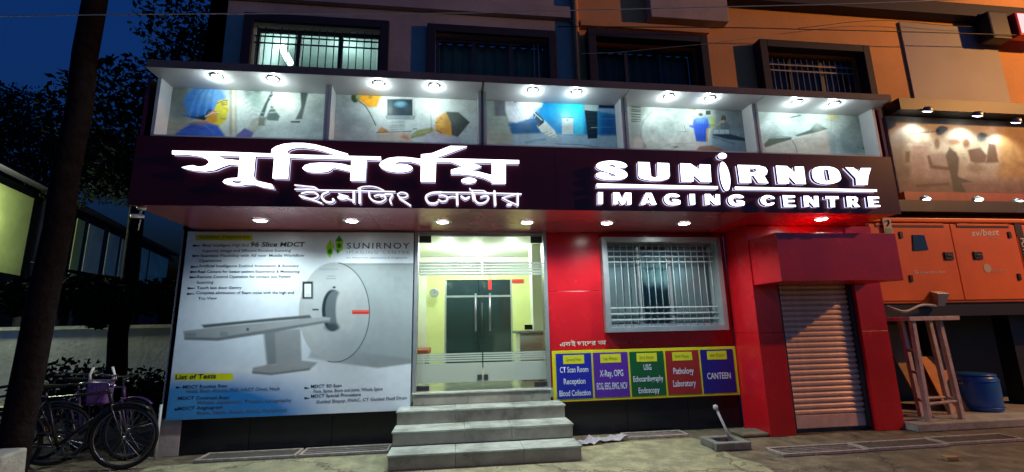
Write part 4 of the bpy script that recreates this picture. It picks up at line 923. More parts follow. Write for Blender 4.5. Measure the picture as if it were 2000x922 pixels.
for z, L in [(ZD,[rnd(S_,1)]), (ZD,[U_]), (ZD,[[(1185,222),(1330,228),(1440,305),(1440,235),(1585,240),(1600,475),(1460,472),(1365,385),(1368,468),(1200,465)]]),
    (ZD,[ellp(1738,130,62,44)]), (ZD,[rnd([(1725,200),(1770,210),(1820,300),(1850,430),(1840,560),(1805,592),(1765,585),(1720,480),(1700,350),(1702,250)])]),
    (ZD,[[(100,485),(1685,522),(1685,566),(100,543)]]),
    (ZD,[[(115,598),(188,600),(188,760),(115,760)]]), (ZD,[[(310,602),(400,603),(435,690),(470,605),(558,607),(560,765),(495,765),(495,690),(465,765),(420,765),(375,690),(378,762),(318,762)]]),
    (ZD,[[(740,608),(820,608),(890,768),(810,768),(800,745),(745,745),(735,768),(668,765)],[(757,712),(795,712),(778,668)]]), (ZD,[rnd(G_,1)]),
    (ZD,[[(1305,622),(1385,622),(1390,768),(1315,768)]]), (ZD,[[(1505,622),(1580,622),(1645,690),(1645,625),(1710,628),(1715,770),(1645,770),(1570,700),(1575,770),(1510,768)]]),
    (ZD,[rnd([(x+835,y+13) for x, y in G_],1)]),
    (ZE,[[(62,235),(330,242),(420,265),(452,310),(440,355),(410,380),(465,475),(330,470),(270,380),(240,375),(245,470),(95,470)],[(225,285),(290,288),(302,305),(285,330),(228,328)]]),
    (ZE,[[(545,245),(690,250),(790,330),(785,255),(905,258),(935,485),(800,480),(715,385),(722,478),(575,475)]]),
    (ZE,[rnd([(1050,265),(1150,252),(1270,262),(1340,300),(1370,360),(1380,430),(1310,470),(1200,488),(1090,475),(1020,430),(1000,350),(1005,300)],1),[(1155,300),(1205,305),(1230,430),(1180,440),(1165,400)]]),
    (ZE,[[(1420,268),(1530,270),(1600,320),(1620,275),(1755,275),(1720,385),(1710,495),(1560,495),(1555,410)]]),
    (ZE,[[(30,510),(1828,545),(1828,582),(30,552)]]),
    (ZE,[rnd([(545,672),(490,672),(470,650),(435,660),(425,690),(440,725),(470,725),(495,705),(545,710),(520,750),(440,762),(375,735),(350,690),(365,645),(420,615),(490,620),(535,645)],1)]),
    (ZE,[[(630,618),(795,622),(798,655),(700,652),(702,678),(790,680),(792,710),(705,710),(707,738),(805,740),(808,772),(650,772)]]),
    (ZE,[[(893,625),(965,625),(1030,690),(1025,628),(1088,628),(1098,772),(1030,770),(965,700),(970,770),(905,770)]]),
    (ZE,[[(1170,630),(1345,632),(1348,672),(1295,672),(1300,775),(1235,775),(1228,672),(1172,670)]]),
    (ZE,[[(1435,632),(1560,635),(1590,660),(1585,700),(1570,715),(1620,772),(1545,772),(1510,722),(1512,772),(1450,772)],[(1505,665),(1535,667),(1535,690),(1507,690)]]),
    (ZE,[[(1700,635),(1855,637),(1857,668),(1775,668),(1777,690),(1850,692),(1852,718),(1780,718),(1782,740),(1870,742),(1872,772),(1718,772)]])]:
    add_letter(Zp(z, L))

# ================================================================== FLEX POSTER
FX0, FX1, FZ0, FZ1, FY = -3.51, -0.56, 0.425, 2.80, -0.03
F = thing('poster_board', (-2.0, 0.0, FZ0), 'big pale printed poster of a body scanner beside the glass doors', 'poster')
mb = MB(); mb.box(FX0, FX1, FY+0.002, 0.018, FZ0, FZ1); obj('backing', mb, 'aluminium', F)
p = Paint(FX0+0.004, FX1-0.004, FZ0+0.004, FZ1-0.004, FY, 520, 420, (218,231,243)).set(320, 440, 1.912)
p.mix(np.clip((p.b-420)/320, 0, 1)*0.25, (170,190,205))
p.mix(np.clip((p.b-540)/150, 0, 1)*np.clip((640-p.a)/380, 0, 1)*1.9, (40,122,196)); p.ell(80,660,90,80,(90,165,215),0.9,0.5)
p.poly([(640,142),(945,142),(928,515),(800,532),(640,512),(700,470),(765,330),(720,200)],(148,160,164),3); p.poly([(640,142),(945,142),(945,150),(640,150)],(134,145,150),2)
p.poly([(560,440),(700,470),(928,500),(928,515),(800,532),(640,512),(540,495)],(128,139,144),6,0.8)
for q in range(24):
    for w_ in range(10): p.ell(860+q*3.4, 195+w_*6.5, 1.2, 1.6, (128,142,147), 0.5, 0.6)
p.ell(636,325,132,186,(164,172,176),0.012); p.ell(590,420,130,90,(190,198,202),0.8,0.5); p.ell(700,430,90,140,(132,146,152),0.9,0.55); p.ell(570,230,80,90,(182,194,198),0.9,0.6)
th = np.linspace(-1.45, 1.75, 40); p.line([(636+132*math.cos(a), 325+186*math.sin(a)) for a in th],3.2,(56,67,73),0.9)
p.ell(630,318,40,78,(36,52,59),0.05); p.ell(640,316,37,72,(94,107,113),0.06); p.ell(666,318,24,74,(171,177,180),0.15,0.95); p.ell(690,318,28,80,(164,172,176),0.2,1.0)
p.ell(628,380,26,14,(56,70,76),0.4,0.9)
p.poly([(372,400),(420,395),(428,520),(385,525)],(96,107,112),6,0.85); p.poly([(415,395),(510,385),(515,505),(575,512),(545,540),(400,558),(330,552),(332,532),(388,520),(420,520)],(147,155,159),4); p.poly([(330,545),(400,552),(545,533),(545,541),(400,560),(330,554)],(104,115,120),3,0.9)
p.poly([(72,395),(200,380),(600,342),(622,346),(618,360),(400,398),(200,430),(76,426)],(156,164,168),3); p.poly([(140,372),(420,345),(545,335),(552,346),(300,368),(150,384)],(83,94,99),3); p.poly([(78,418),(200,420),(400,388),(615,354),(618,362),(400,402),(200,432),(78,428)],(105,116,121),3,0.9)
p.rect(80,402,120,416,(120,132,137),2,0.7); p.rect(210,398,240,414,(120,132,137),2,0.6); p.rect(308,384,318,394,(72,83,88),1.5)
p.rect(703,317,766,332,(190,50,40),1.5); p.rect(705,319,765,323,(225,105,90),1,0.8)
p.rect(517,210,557,275,(14,24,28),3); p.rect(525,219,550,268,(206,220,224),1.5); p.rect(528,255,546,266,(180,196,200),1.5,0.7)
p.rect(555,312,578,318,(50,60,64),1.5); p.rect(580,160,652,168,(150,168,176),1.5); p.rect(610,188,640,192,(130,150,158),1.2); p.rect(606,197,644,201,(130,150,158),1.2); p.ell(636,232,6,4,(40,50,55),0.4); p.line([(712,238),(722,248),(714,258)],2,(150,165,172),1); p.line([(738,248),(744,262)],2,(150,165,172),1)
p.rect(118,36,331,57,(200,206,20),2); p.rect(40,553,258,580,(200,206,20),2)
p.poly([(622,52),(634,82),(628,110),(620,124),(608,104),(606,78)],(150,205,20),1.5); p.ell(620,98,8,10,(20,120,40),0.3); p.poly([(655,38),(670,60),(668,90),(652,106),(642,84),(640,60)],(150,205,20),1.5); p.poly([(655,38),(668,58),(655,62),(640,58)],(30,130,40),1.5); p.ell(655,76,8,10,(20,120,40),0.3); p.poly([(642,90),(655,92),(648,108)],(30,130,40),1.5); p.line([(630,60),(640,95)],2.5,(120,60,40),1,0.8)
for yy, xx in ((76,108),(114,106),(155,100),(174,98),(194,96),(235,88),(256,86)): p.poly([(xx,yy-4),(xx+16,yy-2),(xx+28,yy-1),(xx+28,yy+2),(xx+16,yy+3),(xx,yy+5)],(12,20,28),1)
for xx, yy in ((525,608),(525,646),(45,606),(40,688)): p.poly([(xx,yy-5),(xx+12,yy-2),(xx+22,yy),(xx+12,yy+3),(xx,yy+5)],(12,20,28),1)
p.c *= 1.0; p.mottle(0.025, 10).build('print', 'flex_print', F)
def ptext(s, z, x0, y0, x1, y1, hz, m, **k):
    ox, oy, sc = z; a = P(ox+x0/sc, oy+y0/sc, y=FY); b = P(ox+x1/sc, oy+y1/sc, y=FY)
    c = P(ox+x0/sc, oy+(y0-hz)/sc, y=FY); a[1] = b[1] = FY
    print_text('lettering', s, a, b, abs(c[2]-a[2]), m, F, **k)
Z8, Z6 = (340,440,4.1667), (320,700,4.0)
ptext('Salient Features', Z8, 205,108,612,106,26,'ink_olive', offset=0.02)
ptext('96 Slice MDCT', Z8, 622,174,1065,173,36,'ink_black', offset=0.025, shear=0.1)
for s_, x0, y0, x1, m_ in (('Most Intelligent High End',230,174,606,'ink_grey'),('Superior Image and Efficient Routine Scanning',230,218,950,'ink_grey'),('Seamless Flexibility with All new  Mobile Workflow',215,258,1060,'ink_navy'),('Operations',205,300,385,'ink_grey'),
    ('Artificial Intelligence Enabled Automation & Accuracy',200,342,1015,'ink_navy'),('Real Camera for better patient Experience & Monitoring',195,388,1022,'ink_navy'),('Remote Control Operation for contact less Patient',190,430,950,'ink_navy'),('Scanning',185,475,320,'ink_grey'),
    ('Touch less door Gantry',185,520,550,'ink_navy'),('Complete elimination of Beam noise with the high end',180,560,975,'ink_navy'),('Tru View',195,605,350,'ink_grey')):
    ptext(s_, Z8, x0, y0, x1, y0-2, 22, m_, offset=0.016)
ptext('SUNIRNOY', Z8, 1405,190,1915,190,48,'ink_navy', spacing=1.25, offset=0.004)
ptext('IMAGING CENTRE', Z8, 1405,232,1915,232,24,'ink_light', spacing=1.3)
ptext('An Advanced Laboratory & Diagnostic', Z8, 1400,270,1900,270,12,'ink_grey')
ptext('List of Tests', Z6, 92,162,408,152,34,'ink_black', offset=0.02)
for s_, x0, y0, x1, y1, m_ in (('MDCT Routine Scan',150,234,495,224,'ink_navy'),('Head, Brain, Sinuses, PNS, HRCT Chest, Neck',180,266,910,246,'ink_grey'),('MDCT Contrast Scan',110,322,510,314,'ink_navy'),('Whole Abdomen, Thorax, Urography',260,356,1000,336,'ink_grey'),
    ('MDCT Angiogram',110,402,460,390,'ink_navy'),('Brain, Neck, Renal, Aorta, Peripheral',260,436,960,412,'ink_grey'),('MDCT 3D Scan',1150,230,1390,222,'ink_navy'),('Face, Spine, Bone and Joint, Whole Spine',1170,268,1710,248,'ink_grey'),('MDCT Special Procedure',1150,306,1540,292,'ink_navy'),('Guided Biopsy, FNAC, CT Guided Fluid Drain',1190,350,1900,318,'ink_grey')):
    ptext(s_, Z6, x0, y0, x1, y1, 24, m_, offset=0.016)

# ================================================================== DEPARTMENT BOARD
DX0, DX1, DZ0, DZ1 = 1.355, 4.085, 0.452, 1.130
D = thing('department_board', (2.7, 0.0, DZ0), 'yellow-framed row of five coloured department panels under the barred window', 'notice board')
mb = MB(); mb.box(DX0, DX1, -0.022, 0.003, DZ0, DZ1); obj('frame', mb, 'frame_yellow', D, bevel=0.003)
cols = ['dept_blue','dept_purple','dept_green','dept_red','dept_navy']
txt = [['CT Scan Room','Reception','Blood Collection'],['X-Ray, OPG','ECG, EEG, EMG, NCV'],['USG','Echocardiography','Endoscopy'],['Pathology','Laboratory'],['CANTEEN']]
tagt = ['Ground Floor','1st Floor','2nd Floor','3rd Floor','4th Floor']; pw = (DX1-DX0-0.07)/5
for k in range(5):
    x0 = DX0+0.05+pw*k; x1 = x0+pw-0.028; xc = (x0+x1)/2
    mb = MB(); mb.box(x0, x1, -0.027, -0.020, DZ0+0.035, DZ1-0.04); q = obj('department_panel', mb, cols[k], D)
    mb = MB(); mb.box(xc-0.15, xc+0.15, -0.030, -0.0275, DZ1-0.18, DZ1-0.062); obj('floor_tag', mb, 'tag_yellow', q)
    print_text('lettering', tagt[k], (xc-0.11,-0.031,DZ1-0.142), (xc+0.11,-0.031,DZ1-0.142), 0.045, 'ink_olive', q, proud=0.001)
    L = txt[k]; n = len(L); sp = 0.155 if n == 3 else 0.17; zc = DZ0+0.27
    for j, s_ in enumerate(L):
        zz = zc+((n-1)/2-j)*sp-0.04; ww = min(0.44, 0.032*len(s_)+0.02) if n > 1 else 0.36
        print_text('lettering', s_, (xc-ww/2,-0.028,zz), (xc+ww/2,-0.028,zz), 0.085 if n < 3 else 0.075, 'dept_ink', q, offset=0.018, proud=0.001)

# ================================================================== SHUTTER KIOSK
K = thing('shutter_kiosk', (5.1, -0.3, 0), 'red clad kiosk with a hooded roller shutter at the right of the clinic', 'kiosk')
KY = -0.57
for z0, z1 in ((0.0, 1.318), (1.322, ZS-0.005)):
    mb = MB(); mb.box(4.1, 4.47, KY, -0.002, z0, z1); obj('pillar_panel', mb, 'red_panel', K, bevel=0.004)
for z0, z1 in ((0.0, 1.318), (1.322, ZS-0.005)):
    mb = MB(); mb.box(5.66, 6.08, KY, -0.002, z0, z1); obj('pillar_panel', mb, 'red_panel', K, bevel=0.004)
mb = MB(); mb.box(4.473, 5.657, KY+0.02, -0.002, 1.99, ZS-0.005); obj('lintel', mb, 'red_panel', K)
mb = MB(); mb.box(4.12, 5.86, -1.13, KY-0.003, 1.97, 2.60); obj('hood', mb, 'red_panel', K, bevel=0.005)
mb = MB(); mb.box(4.473, 5.657, -0.42, -0.30, 0.0, 0.05); obj('threshold', mb, 'concrete', K)
R_ = thing('roller_shutter', (5.06, -0.45, 0), None, None); R_.parent = K; R_.location = tuple(np.array(wl(R_))-np.array(wl(K)))
for xx in (4.473, 5.6):
    mb = MB(); mb.box(xx, xx+0.055, -0.52, -0.40, 0.051, 1.985); obj('guide_rail', mb, 'dark_frame', R_)
ns = 24; sh = (1.985-0.22)/ns; src = None
prof = [(0.0,-0.0),(0.012,0.1),(0.020,0.3),(0.020,0.62),(0.008,0.82),(-0.004,0.9),(-0.004,0.97),(0.0,1.0)]
for k in range(ns):
    if src is None:
        mb = MB(); vs = []
        for x in (4.53, 5.598):
            vs += [(x, -0.455-d_*1.2, 0.22+sh*(1-t_)) for d_, t_ in prof]
        n = len(prof); mb.add(vs, [(i, i+1, n+i+1, n+i) for i in range(n-1)])
        src = obj('slat', mb, 'shutter_steel', R_, org=(5.06,-0.455,0.22))
    else: copy_part(src, R_, (5.06,-0.455,0.22+sh*k))
mb = MB(); mb.box(4.53, 5.598, -0.475, -0.445, 0.055, 0.222); obj('bottom_rail', mb, 'shutter_steel', R_, bevel=0.006)
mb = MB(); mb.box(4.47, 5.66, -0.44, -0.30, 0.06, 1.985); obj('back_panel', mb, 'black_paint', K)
# the pillar's little plinth ledge
mb = MB(); mb.box(3.72, 4.095, -0.56, -0.25, 0.0, 0.05); tag(obj('cement_pad', mb, 'concrete', None, bevel=0.02, org=(3.88,-0.4,0)), 'low rough cement pad at the foot of the red pillar', 'pad')

# ================================================================== RIGHT: PHOTO SIGN, GENERATOR BAY
N = thing('photo_sign', (9.2, -0.1, 3.2), 'dim wide photo sign with spotlights on the orange wall at the right', 'sign')
mb = MB(); mb.box(7.25, 12.5, -0.06, -0.004, 3.5, 4.86); obj('backing', mb, 'grey_panel', N)
p = Paint(7.26, 11.0, 3.51, 4.85, -0.063, 320, 130, (150,130,118)).set(1700, 190, 3.6867)
p.rect(60,140,300,700,(120,98,88),20); p.rect(130,260,300,580,(92,80,74),12); p.rect(280,200,920,460,(186,176,158),60); p.rect(290,330,420,640,(150,126,116),20); p.rect(420,400,580,640,(142,118,112),16)
p.rect(920,200,1200,600,(150,112,72),40); p.rect(150,600,1200,740,(112,86,80),30)
p.poly([(540,420),(570,360),(620,400),(640,440),(630,560),(690,690),(600,680),(575,560)],(40,46,50),8); p.poly([(620,570),(740,610),(640,620)],(50,52,56),5)
p.poly([(700,380),(790,360),(840,420),(830,470),(760,480),(720,460)],(72,44,42),8); p.poly([(850,330),(900,340),(925,470),(830,475)],(70,46,38),8); p.ell(760,510,60,35,(120,96,80),0.5)
p.line([(420,430),(440,500),(560,515)],26,(72,46,44),7); p.line([(340,640),(560,625)],20,(74,58,52),7); p.line([(280,338),(430,338)],24,(170,155,145),5); p.line([(290,264),(420,250)],14,(110,104,98),6); p.line([(440,250),(490,240)],12,(110,104,98),5)
p.ell(480,335,20,40,(100,76,62),0.4); p.ell(600,320,50,22,(128,92,72),0.5); p.ell(690,330,26,36,(110,80,66),0.4); p.rect(250,390,285,470,(78,56,50),8)
p.c *= 0.8; p.mottle(0.12, 9).mottle(0.08, 3).build('print', 'faded_print', N)
mb = MB(); mb.box(7.3, 12.5, -0.30, -0.004, 4.87, 5.07); obj('top_band', mb, 'black_paint', N)
mb = MB(); mb.box(7.22, 12.5, -0.16, -0.004, 3.32, 3.495); mat('faded_red', (0.33, 0.05, 0.03), 0.5, vary=0.2); obj('bottom_band', mb, 'faded_red', N)
mb = MB(); mb.box(6.1, 12.5, -0.30, -0.004, 3.13, 3.315); obj('fascia', mb, 'dark_frame', N)
def spot(loc, to, power, name):
    mb = MB(); mb.lathe((0,0,0), [(0.001,0.05),(0.05,0.045),(0.07,0.0),(0.075,-0.03)], 16); mb.f = [f for f in mb.f if len(f) == 4]; mb.mi = [0]*len(mb.f)
    d_ = Vector(to)-Vector(loc); e = d_.to_track_quat('-Z', 'Y').to_euler()
    o = obj('spotlight', mb, 'lamp_metal', None, True, org=(0,0,0)); o.parent = N; o.location = tuple(np.array(loc)-np.array(wl(N))); o.rotation_euler = e; WLOC[o.name] = tuple(loc)
    l = MB(); l.lathe((0,0,0), [(0.001,-0.045),(0.045,-0.038),(0.07,-0.025)], 16); l.f = [f for f in l.f if len(f) == 4]; l.mi = [0]*len(l.f)
    le = obj('lens', l, 'led_small', None, True, org=(0,0,0)); le.parent = o
    lamp(name, 'SPOT', np.array(loc)+np.array(d_.normalized())*0.08, power, (0.85, 1.0, 0.9), N, 0.04, 120, 0.7, to=to)
for u, v in ((1812,214),(1910,223),(1985,236)):
    a = P(u, v, y=-0.36); spot((a[0], -0.36, a[2]), (a[0], -0.12, a[2]-0.5), 30, 'sign_lamp')
for u, v in ((1806,389),(1908,390),(1985,394)):
    a = P(u, v, y=-0.24); spot((a[0], -0.24, a[2]), (a[0], -0.5, a[2]-0.6), 24, 'sign_lamp')
# dark bay under the wall
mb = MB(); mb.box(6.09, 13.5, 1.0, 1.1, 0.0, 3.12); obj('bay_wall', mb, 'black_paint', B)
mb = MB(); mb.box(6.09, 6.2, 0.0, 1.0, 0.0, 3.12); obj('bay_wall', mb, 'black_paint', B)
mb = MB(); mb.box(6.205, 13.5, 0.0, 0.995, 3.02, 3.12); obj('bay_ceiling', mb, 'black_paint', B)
Q = thing('bay_platform', (8.6, 0.3, 0), 'black raised platform carrying the orange generator', 'platform')
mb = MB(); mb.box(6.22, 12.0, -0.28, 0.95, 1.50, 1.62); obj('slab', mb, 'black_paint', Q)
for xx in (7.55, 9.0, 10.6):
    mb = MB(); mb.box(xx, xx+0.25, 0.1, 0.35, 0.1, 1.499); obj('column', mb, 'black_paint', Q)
mb = MB(); mb.box(6.0+0.09, 13.5, -0.75, 0.99, 0.0, 0.1); tag(obj('raised_floor', mb, 'pale_concrete', None, bevel=0.01), kind='structure')

GX0, GX1, GY, GZ0, GZ1 = 6.28, 9.75, -0.30, 1.70, 2.98
E_ = thing('generator', (8.0, 0.2, 1.62), 'orange enclosed diesel generator on the raised platform', 'generator')
mb = MB(); mb.box(GX0+0.02, GX1-0.02, GY+0.02, 0.78, GZ0, GZ1-0.03); obj('housing', mb, 'genset_orange', E_, bevel=0.015)
mb = MB(); mb.box(GX0, GX1, GY-0.02, 0.8, GZ1-0.028, GZ1+0.04); obj('roof', mb, 'genset_orange', E_, bevel=0.015)
mb = MB(); mb.box(GX0+0.05, GX1-0.05, GY+0.05, 0.75, 1.622, GZ0-0.001); obj('base_frame', mb, 'black_paint', E_)
xd = [GX0+0.04, 7.76, 8.95, GX1-0.04]
def gp(u, v): return P(u, v, y=GY)
for i in range(3):
    mb = MB(); mb.box(xd[i]+0.008, xd[i+1]-0.008, GY, GY+0.018, GZ0+0.04, GZ1-0.06); dr = obj('door', mb, 'genset_orange', E_, bevel=0.006)
    if i < 2:
        z_ = gp(1800,438)[2]; mb = MB(); mb.box(xd[i]+0.12, xd[i+1]-0.12, GY-0.012, GY-0.001, z_-0.022, z_+0.012); obj('rib', mb, 'genset_orange', dr, bevel=0.004)
        mb = MB(); mb.box(xd[i]+0.12, xd[i+1]-0.12, GY-0.008, GY-0.001, z_-0.05, z_-0.024); obj('vent_slot', mb, 'black_paint', dr)
a, b, c, d_ = gp(1781,459), gp(1804,459), gp(1812,488), gp(1783,490)
mb = MB(); q = [(v_[0], v_[2]) for v_ in (d_, c, b, a)]
mb.hexa([(x,GY-0.014,z) for x,z in q], [(x,GY-0.001,z) for x,z in q]); obj('viewing_window', mb, 'tinted', E_, bevel=0.004)
for u, v in ((1852,500),(1909,499)):
    a = gp(u, v); mb = MB(); mb.box(a[0]-0.075, a[0]+0.075, GY-0.02, GY-0.001, a[2]-0.06, a[2]+0.06); mb.box(a[0]-0.04, a[0]+0.04, GY-0.03, GY-0.02, a[2]-0.012, a[2]+0.012); obj('door_latch', mb, 'black_paint', E_, bevel=0.004)
for u, v in ((1759,459),(1779,544),(1971,459),(1990,541)):
    a = gp(u, v); mb = MB(); mb.box(a[0]-0.025, a[0]+0.025, GY-0.016, GY-0.001, a[2]-0.05, a[2]+0.05); obj('hinge', mb, 'black_paint', E_)
def gtext(s_, u0, v0, u1, v1, h, m_, **k):
    a, b = gp(u0, v0), gp(u1, v1); a[1] = b[1] = GY; print_text('lettering', s_, a, b, h, m_, E_, **k)
gtext('sv/best', 1898,461,1952,459,0.10,'white_print', offset=0.015, shear=0.2); gtext('silent', 1930,467,1953,466,0.03,'cream_print')
gtext('G', 1786,535,1794,535,0.06,'white_print'); gtext('enerator Set', 1797,534,1846,533,0.036,'white_print', offset=0.01)
a = gp(1928,524); mb = MB(); mb.lathe((a[0],GY-0.002,a[2]), [(0.07,0.0),(0.07,-0.002),(0.04,-0.002)], 20, 'y'); obj('round_logo', mb, 'cream_print', E_)
gtext('service', 1937,531,1968,533,0.05,'cream_print')
a0, a1 = gp(1979,432), gp(1988,462); b0, b1 = gp(1985,462), gp(2003,515)
mb = MB(); mb.hexa([(a0[0],GY-0.005,a1[2]),(a0[0]+0.13,GY-0.005,a1[2]),(a0[0]+0.13,GY-0.005,a0[2]),(a0[0],GY-0.005,a0[2])],[(a0[0],GY-0.001,a1[2]),(a0[0]+0.13,GY-0.001,a1[2]),(a0[0]+0.13,GY-0.001,a0[2]),(a0[0],GY-0.001,a0[2])])
mb.box(a0[0]+0.02, a0[0]+0.15, GY-0.005, GY-0.001, gp(2000,515)[2], a1[2]); obj('stripe', mb, 'black_paint', E_)
me = text_mesh('POWER', 0, 0.015); n = len(me.vertices); co = np.empty(n*3); me.vertices.foreach_get('co', co); co = co.reshape(-1,3); k_ = 0.42/co[:,0].max()
out = np.stack([a0[0]+0.045+co[:,1]*0.13, np.full(n, GY-0.008), a1[2]-0.02-co[:,0]*k_], -1)-np.array(wl(E_)); me.vertices.foreach_set('co', out.ravel()); me.materials.clear(); me.materials.append(M['white_print'])
o = bpy.data.objects.new('lettering', me); link(o, E_)
a = gp(1827,582); mb = MB(); mb.hexa([(a[0]-0.1,GY-0.10,a[2]-0.13),(a[0]+0.02,GY-0.10,a[2]-0.13),(a[0]+0.02,GY-0.001,a[2]-0.1),(a[0]-0.1,GY-0.001,a[2]-0.1)],[(a[0]-0.08,GY-0.12,a[2]+0.06),(a[0]+0.12,GY-0.12,a[2]+0.06),(a[0]+0.12,GY-0.001,a[2]+0.1),(a[0]-0.08,GY-0.001,a[2]+0.1)])
obj('cable_cowl', mb, 'lamp_metal', E_, bevel=0.006)
cp = [a+np.array([-0.06,-0.06,-0.12]), P(1800,596,y=-0.45), P(1770,608,y=-0.5), P(1748,604,y=-0.5), P(1732,598,y=-0.45)]
mb = MB(); mb.tube([tuple(q) for q in smooth_pts(cp, 5)], 0.018, 8); tag(obj('power_cable', mb, 'wire_grey', None, True), 'grey cable sagging from the generator towards the red kiosk', 'cable')
# small panel stuck left of the generator, above the hood
a = P(1733, 440, y=-0.33); mb = MB(); mb.box(a[0]-0.07, a[0]+0.07, -0.335, -0.322, a[2]-0.13, a[2]+0.12)
q = tag(obj('warning_plate', mb, 'cream_print', None, org=tuple(a)), 'small pale warning plate on the generator corner above the hood', 'plate')
mb = MB(); mb.box(a[0]-0.05, a[0]+0.05, -0.338, -0.3355, a[2]-0.12, a[2]-0.05); obj('green_mark', mb, 'green_print', q)
mb = MB(); mb.tube([(a[0]-0.03,-0.338,a[2]+0.06),(a[0]+0.02,-0.338,a[2]+0.08),(a[0]+0.03,-0.338,a[2]+0.03),(a[0]-0.01,-0.338,a[2]-0.01)], 0.01, 6); obj('symbol', mb, 'ink_black', q)

# timber stand
St = thing('timber_stand', (6.6, -0.5, 0.1), 'tall four-legged bare stand under the generator, right of the red kiosk', 'stand')
tops = {'fl': P(1780,622,y=-0.62), 'fr': P(1832,620,y=-0.58), 'bl': P(1758,622,y=-0.3), 'br': P(1812,620,y=-0.28)}
feet = {'fl': P(1817,838,y=-0.62), 'fr': P(1882,832,y=-0.58), 'bl': P(1800,815,y=-0.3), 'br': P(1858,812,y=-0.28)}
def beam(a, b, w=0.03, dpt=0.03):
    mb = MB(); a = np.array(a); b = np.array(b); mb.hexa([(a[0]-w,a[1]-dpt,a[2]),(a[0]+w,a[1]-dpt,a[2]),(a[0]+w,a[1]+dpt,a[2]),(a[0]-w,a[1]+dpt,a[2])],[(b[0]-w,b[1]-dpt,b[2]),(b[0]+w,b[1]-dpt,b[2]),(b[0]+w,b[1]+dpt,b[2]),(b[0]-w,b[1]+dpt,b[2])]); return mb
for k_ in tops:
    f_ = feet[k_].copy(); f_[2] = 0.1; t_ = tops[k_].copy(); t_[2] = 1.44; obj('leg', beam(f_, t_), 'wood_timber', St, bevel=0.005)
lo, hi = min(q[0] for q in tops.values())-0.1, max(q[0] for q in tops.values())+0.06
mb = MB(); mb.box(lo, hi, -0.68, -0.22, 1.441, 1.50); obj('top', mb, 'wood_timber', St, bevel=0.006)
def rail(a, b, z0, z1):
    fa = (z0-0.1)/1.34; fb = (z1-0.1)/1.34; pa = feet[a]*(1-fa)+tops[a]*fa; pb = feet[b]*(1-fb)+tops[b]*fb; pa[2], pb[2] = z0, z1
    d_ = (pb-pa); mb = MB(); mb.tube([tuple(pa+d_*0.02), tuple(pb-d_*0.02)], 0.022, 6); obj('rail', mb, 'wood_timber', St)
rail('fl','fr',0.32,0.34); rail('fl','bl',0.34,0.34); rail('bl','br',0.34,0.34); rail('fr','br',0.34,0.34); rail('fl','bl',0.72,0.72); rail('fl','bl',1.02,1.02); 
# sheets leaning in the bay
a = P(1812,645,y=0.3); b = P(1880,780,y=0.15)
mb = MB(); mb.hexa([(7.05,0.02,0.1),(7.62,0.02,0.1),(7.62,0.05,0.1),(7.05,0.05,0.1)],[(6.98,0.5,1.38),(7.66,0.5,1.38),(7.66,0.53,1.38),(6.98,0.53,1.38)]); tag(obj('plywood_sheet', mb, 'plywood', None, org=(7.3,0.3,0.1)), 'brown plywood sheet leaning in the dark bay behind the stand', 'sheet')
mb = MB(); mb.hexa([(7.30,-0.12,0.1),(7.78,-0.12,0.1),(7.78,-0.10,0.1),(7.30,-0.10,0.1)],[(7.32,0.18,0.88),(7.72,0.18,0.88),(7.72,0.20,0.88),(7.32,0.20,0.88)]); tag(obj('orange_sheet', mb, 'orange_sheet', None, org=(7.5,0,0.1)), 'bright orange board leaning on the plywood beside the blue drum', 'sheet')
# blue drum
dx, dy = 7.92, -0.08
Dm = thing('drum', (dx, dy, 0.1), 'squat blue plastic drum on the raised floor under the generator', 'drum')
mb = MB(); mb.lathe((dx,dy,0.1), [(0.23,0.0),(0.255,0.02),(0.26,0.2),(0.262,0.36),(0.255,0.47),(0.235,0.50),(0.225,0.505)], 28); obj('body', mb, 'blue_plastic', Dm, True)
for zz in (0.06, 0.44):
    mb = MB(); mb.torus((dx,dy,0.1+zz), 0.262, 0.008, 32, 6, 'z'); obj('hoop', mb, 'blue_plastic', Dm, True)
mb = MB(); mb.lathe((dx,dy,0.607), [(0.24,0.0),(0.24,0.02),(0.22,0.03),(0.001,0.032)], 28); obj('lid', mb, 'blue_plastic', Dm, True)
for s_ in (-1, 1):
    mb = MB(); mb.tube([(dx+s_*0.255,dy-0.05,0.52),(dx+s_*0.30,dy-0.05,0.50),(dx+s_*0.30,dy+0.03,0.50),(dx+s_*0.255,dy+0.03,0.52)], 0.011, 6); obj('handle', mb, 'lamp_metal', Dm, True)
# dark box sign and neon edge, top right
a = P(1928,20,y=-0.32); b = P(1985,76,y=-0.32)
X_ = thing('hanging_box', (a[0]+0.2, -0.2, b[2]), 'black box hung high on the orange wall, top right', 'box')
mb = MB(); mb.box(a[0], b[0]-0.05, -0.32, -0.10, b[2], a[2]); obj('case', mb, 'black_paint', X_, bevel=0.03)
mb = MB(); mb.tube([(a[0]+0.2,-0.10,a[2]-0.1),(a[0]+0.2,-0.0,a[2]-0.1)], 0.025, 8); obj('bracket', mb, 'lamp_metal', X_)
a = P(1988,48,y=-0.4); X2 = thing('neon_sign', (a[0]+0.4, -0.3, a[2]-0.3), 'red-edged lit sign cut off by the right edge of the picture', 'sign')
mb = MB(); mb.box(a[0], a[0]+0.9, -0.4, -0.22, a[2]-0.2, a[2]+0.26); obj('case', mb, 'sign_red', X2, bevel=0.03)
mb = MB(); mb.box(a[0]+0.04, a[0]+0.86, -0.41, -0.401, a[2]-0.16, a[2]+0.22); obj('face', mb, 'neon_pale', X2)
mb = MB(); mb.tube([(a[0]+0.4,-0.22,a[2]),(a[0]+0.4,0.0,a[2])], 0.03, 8); obj('bracket', mb, 'lamp_metal', X2)

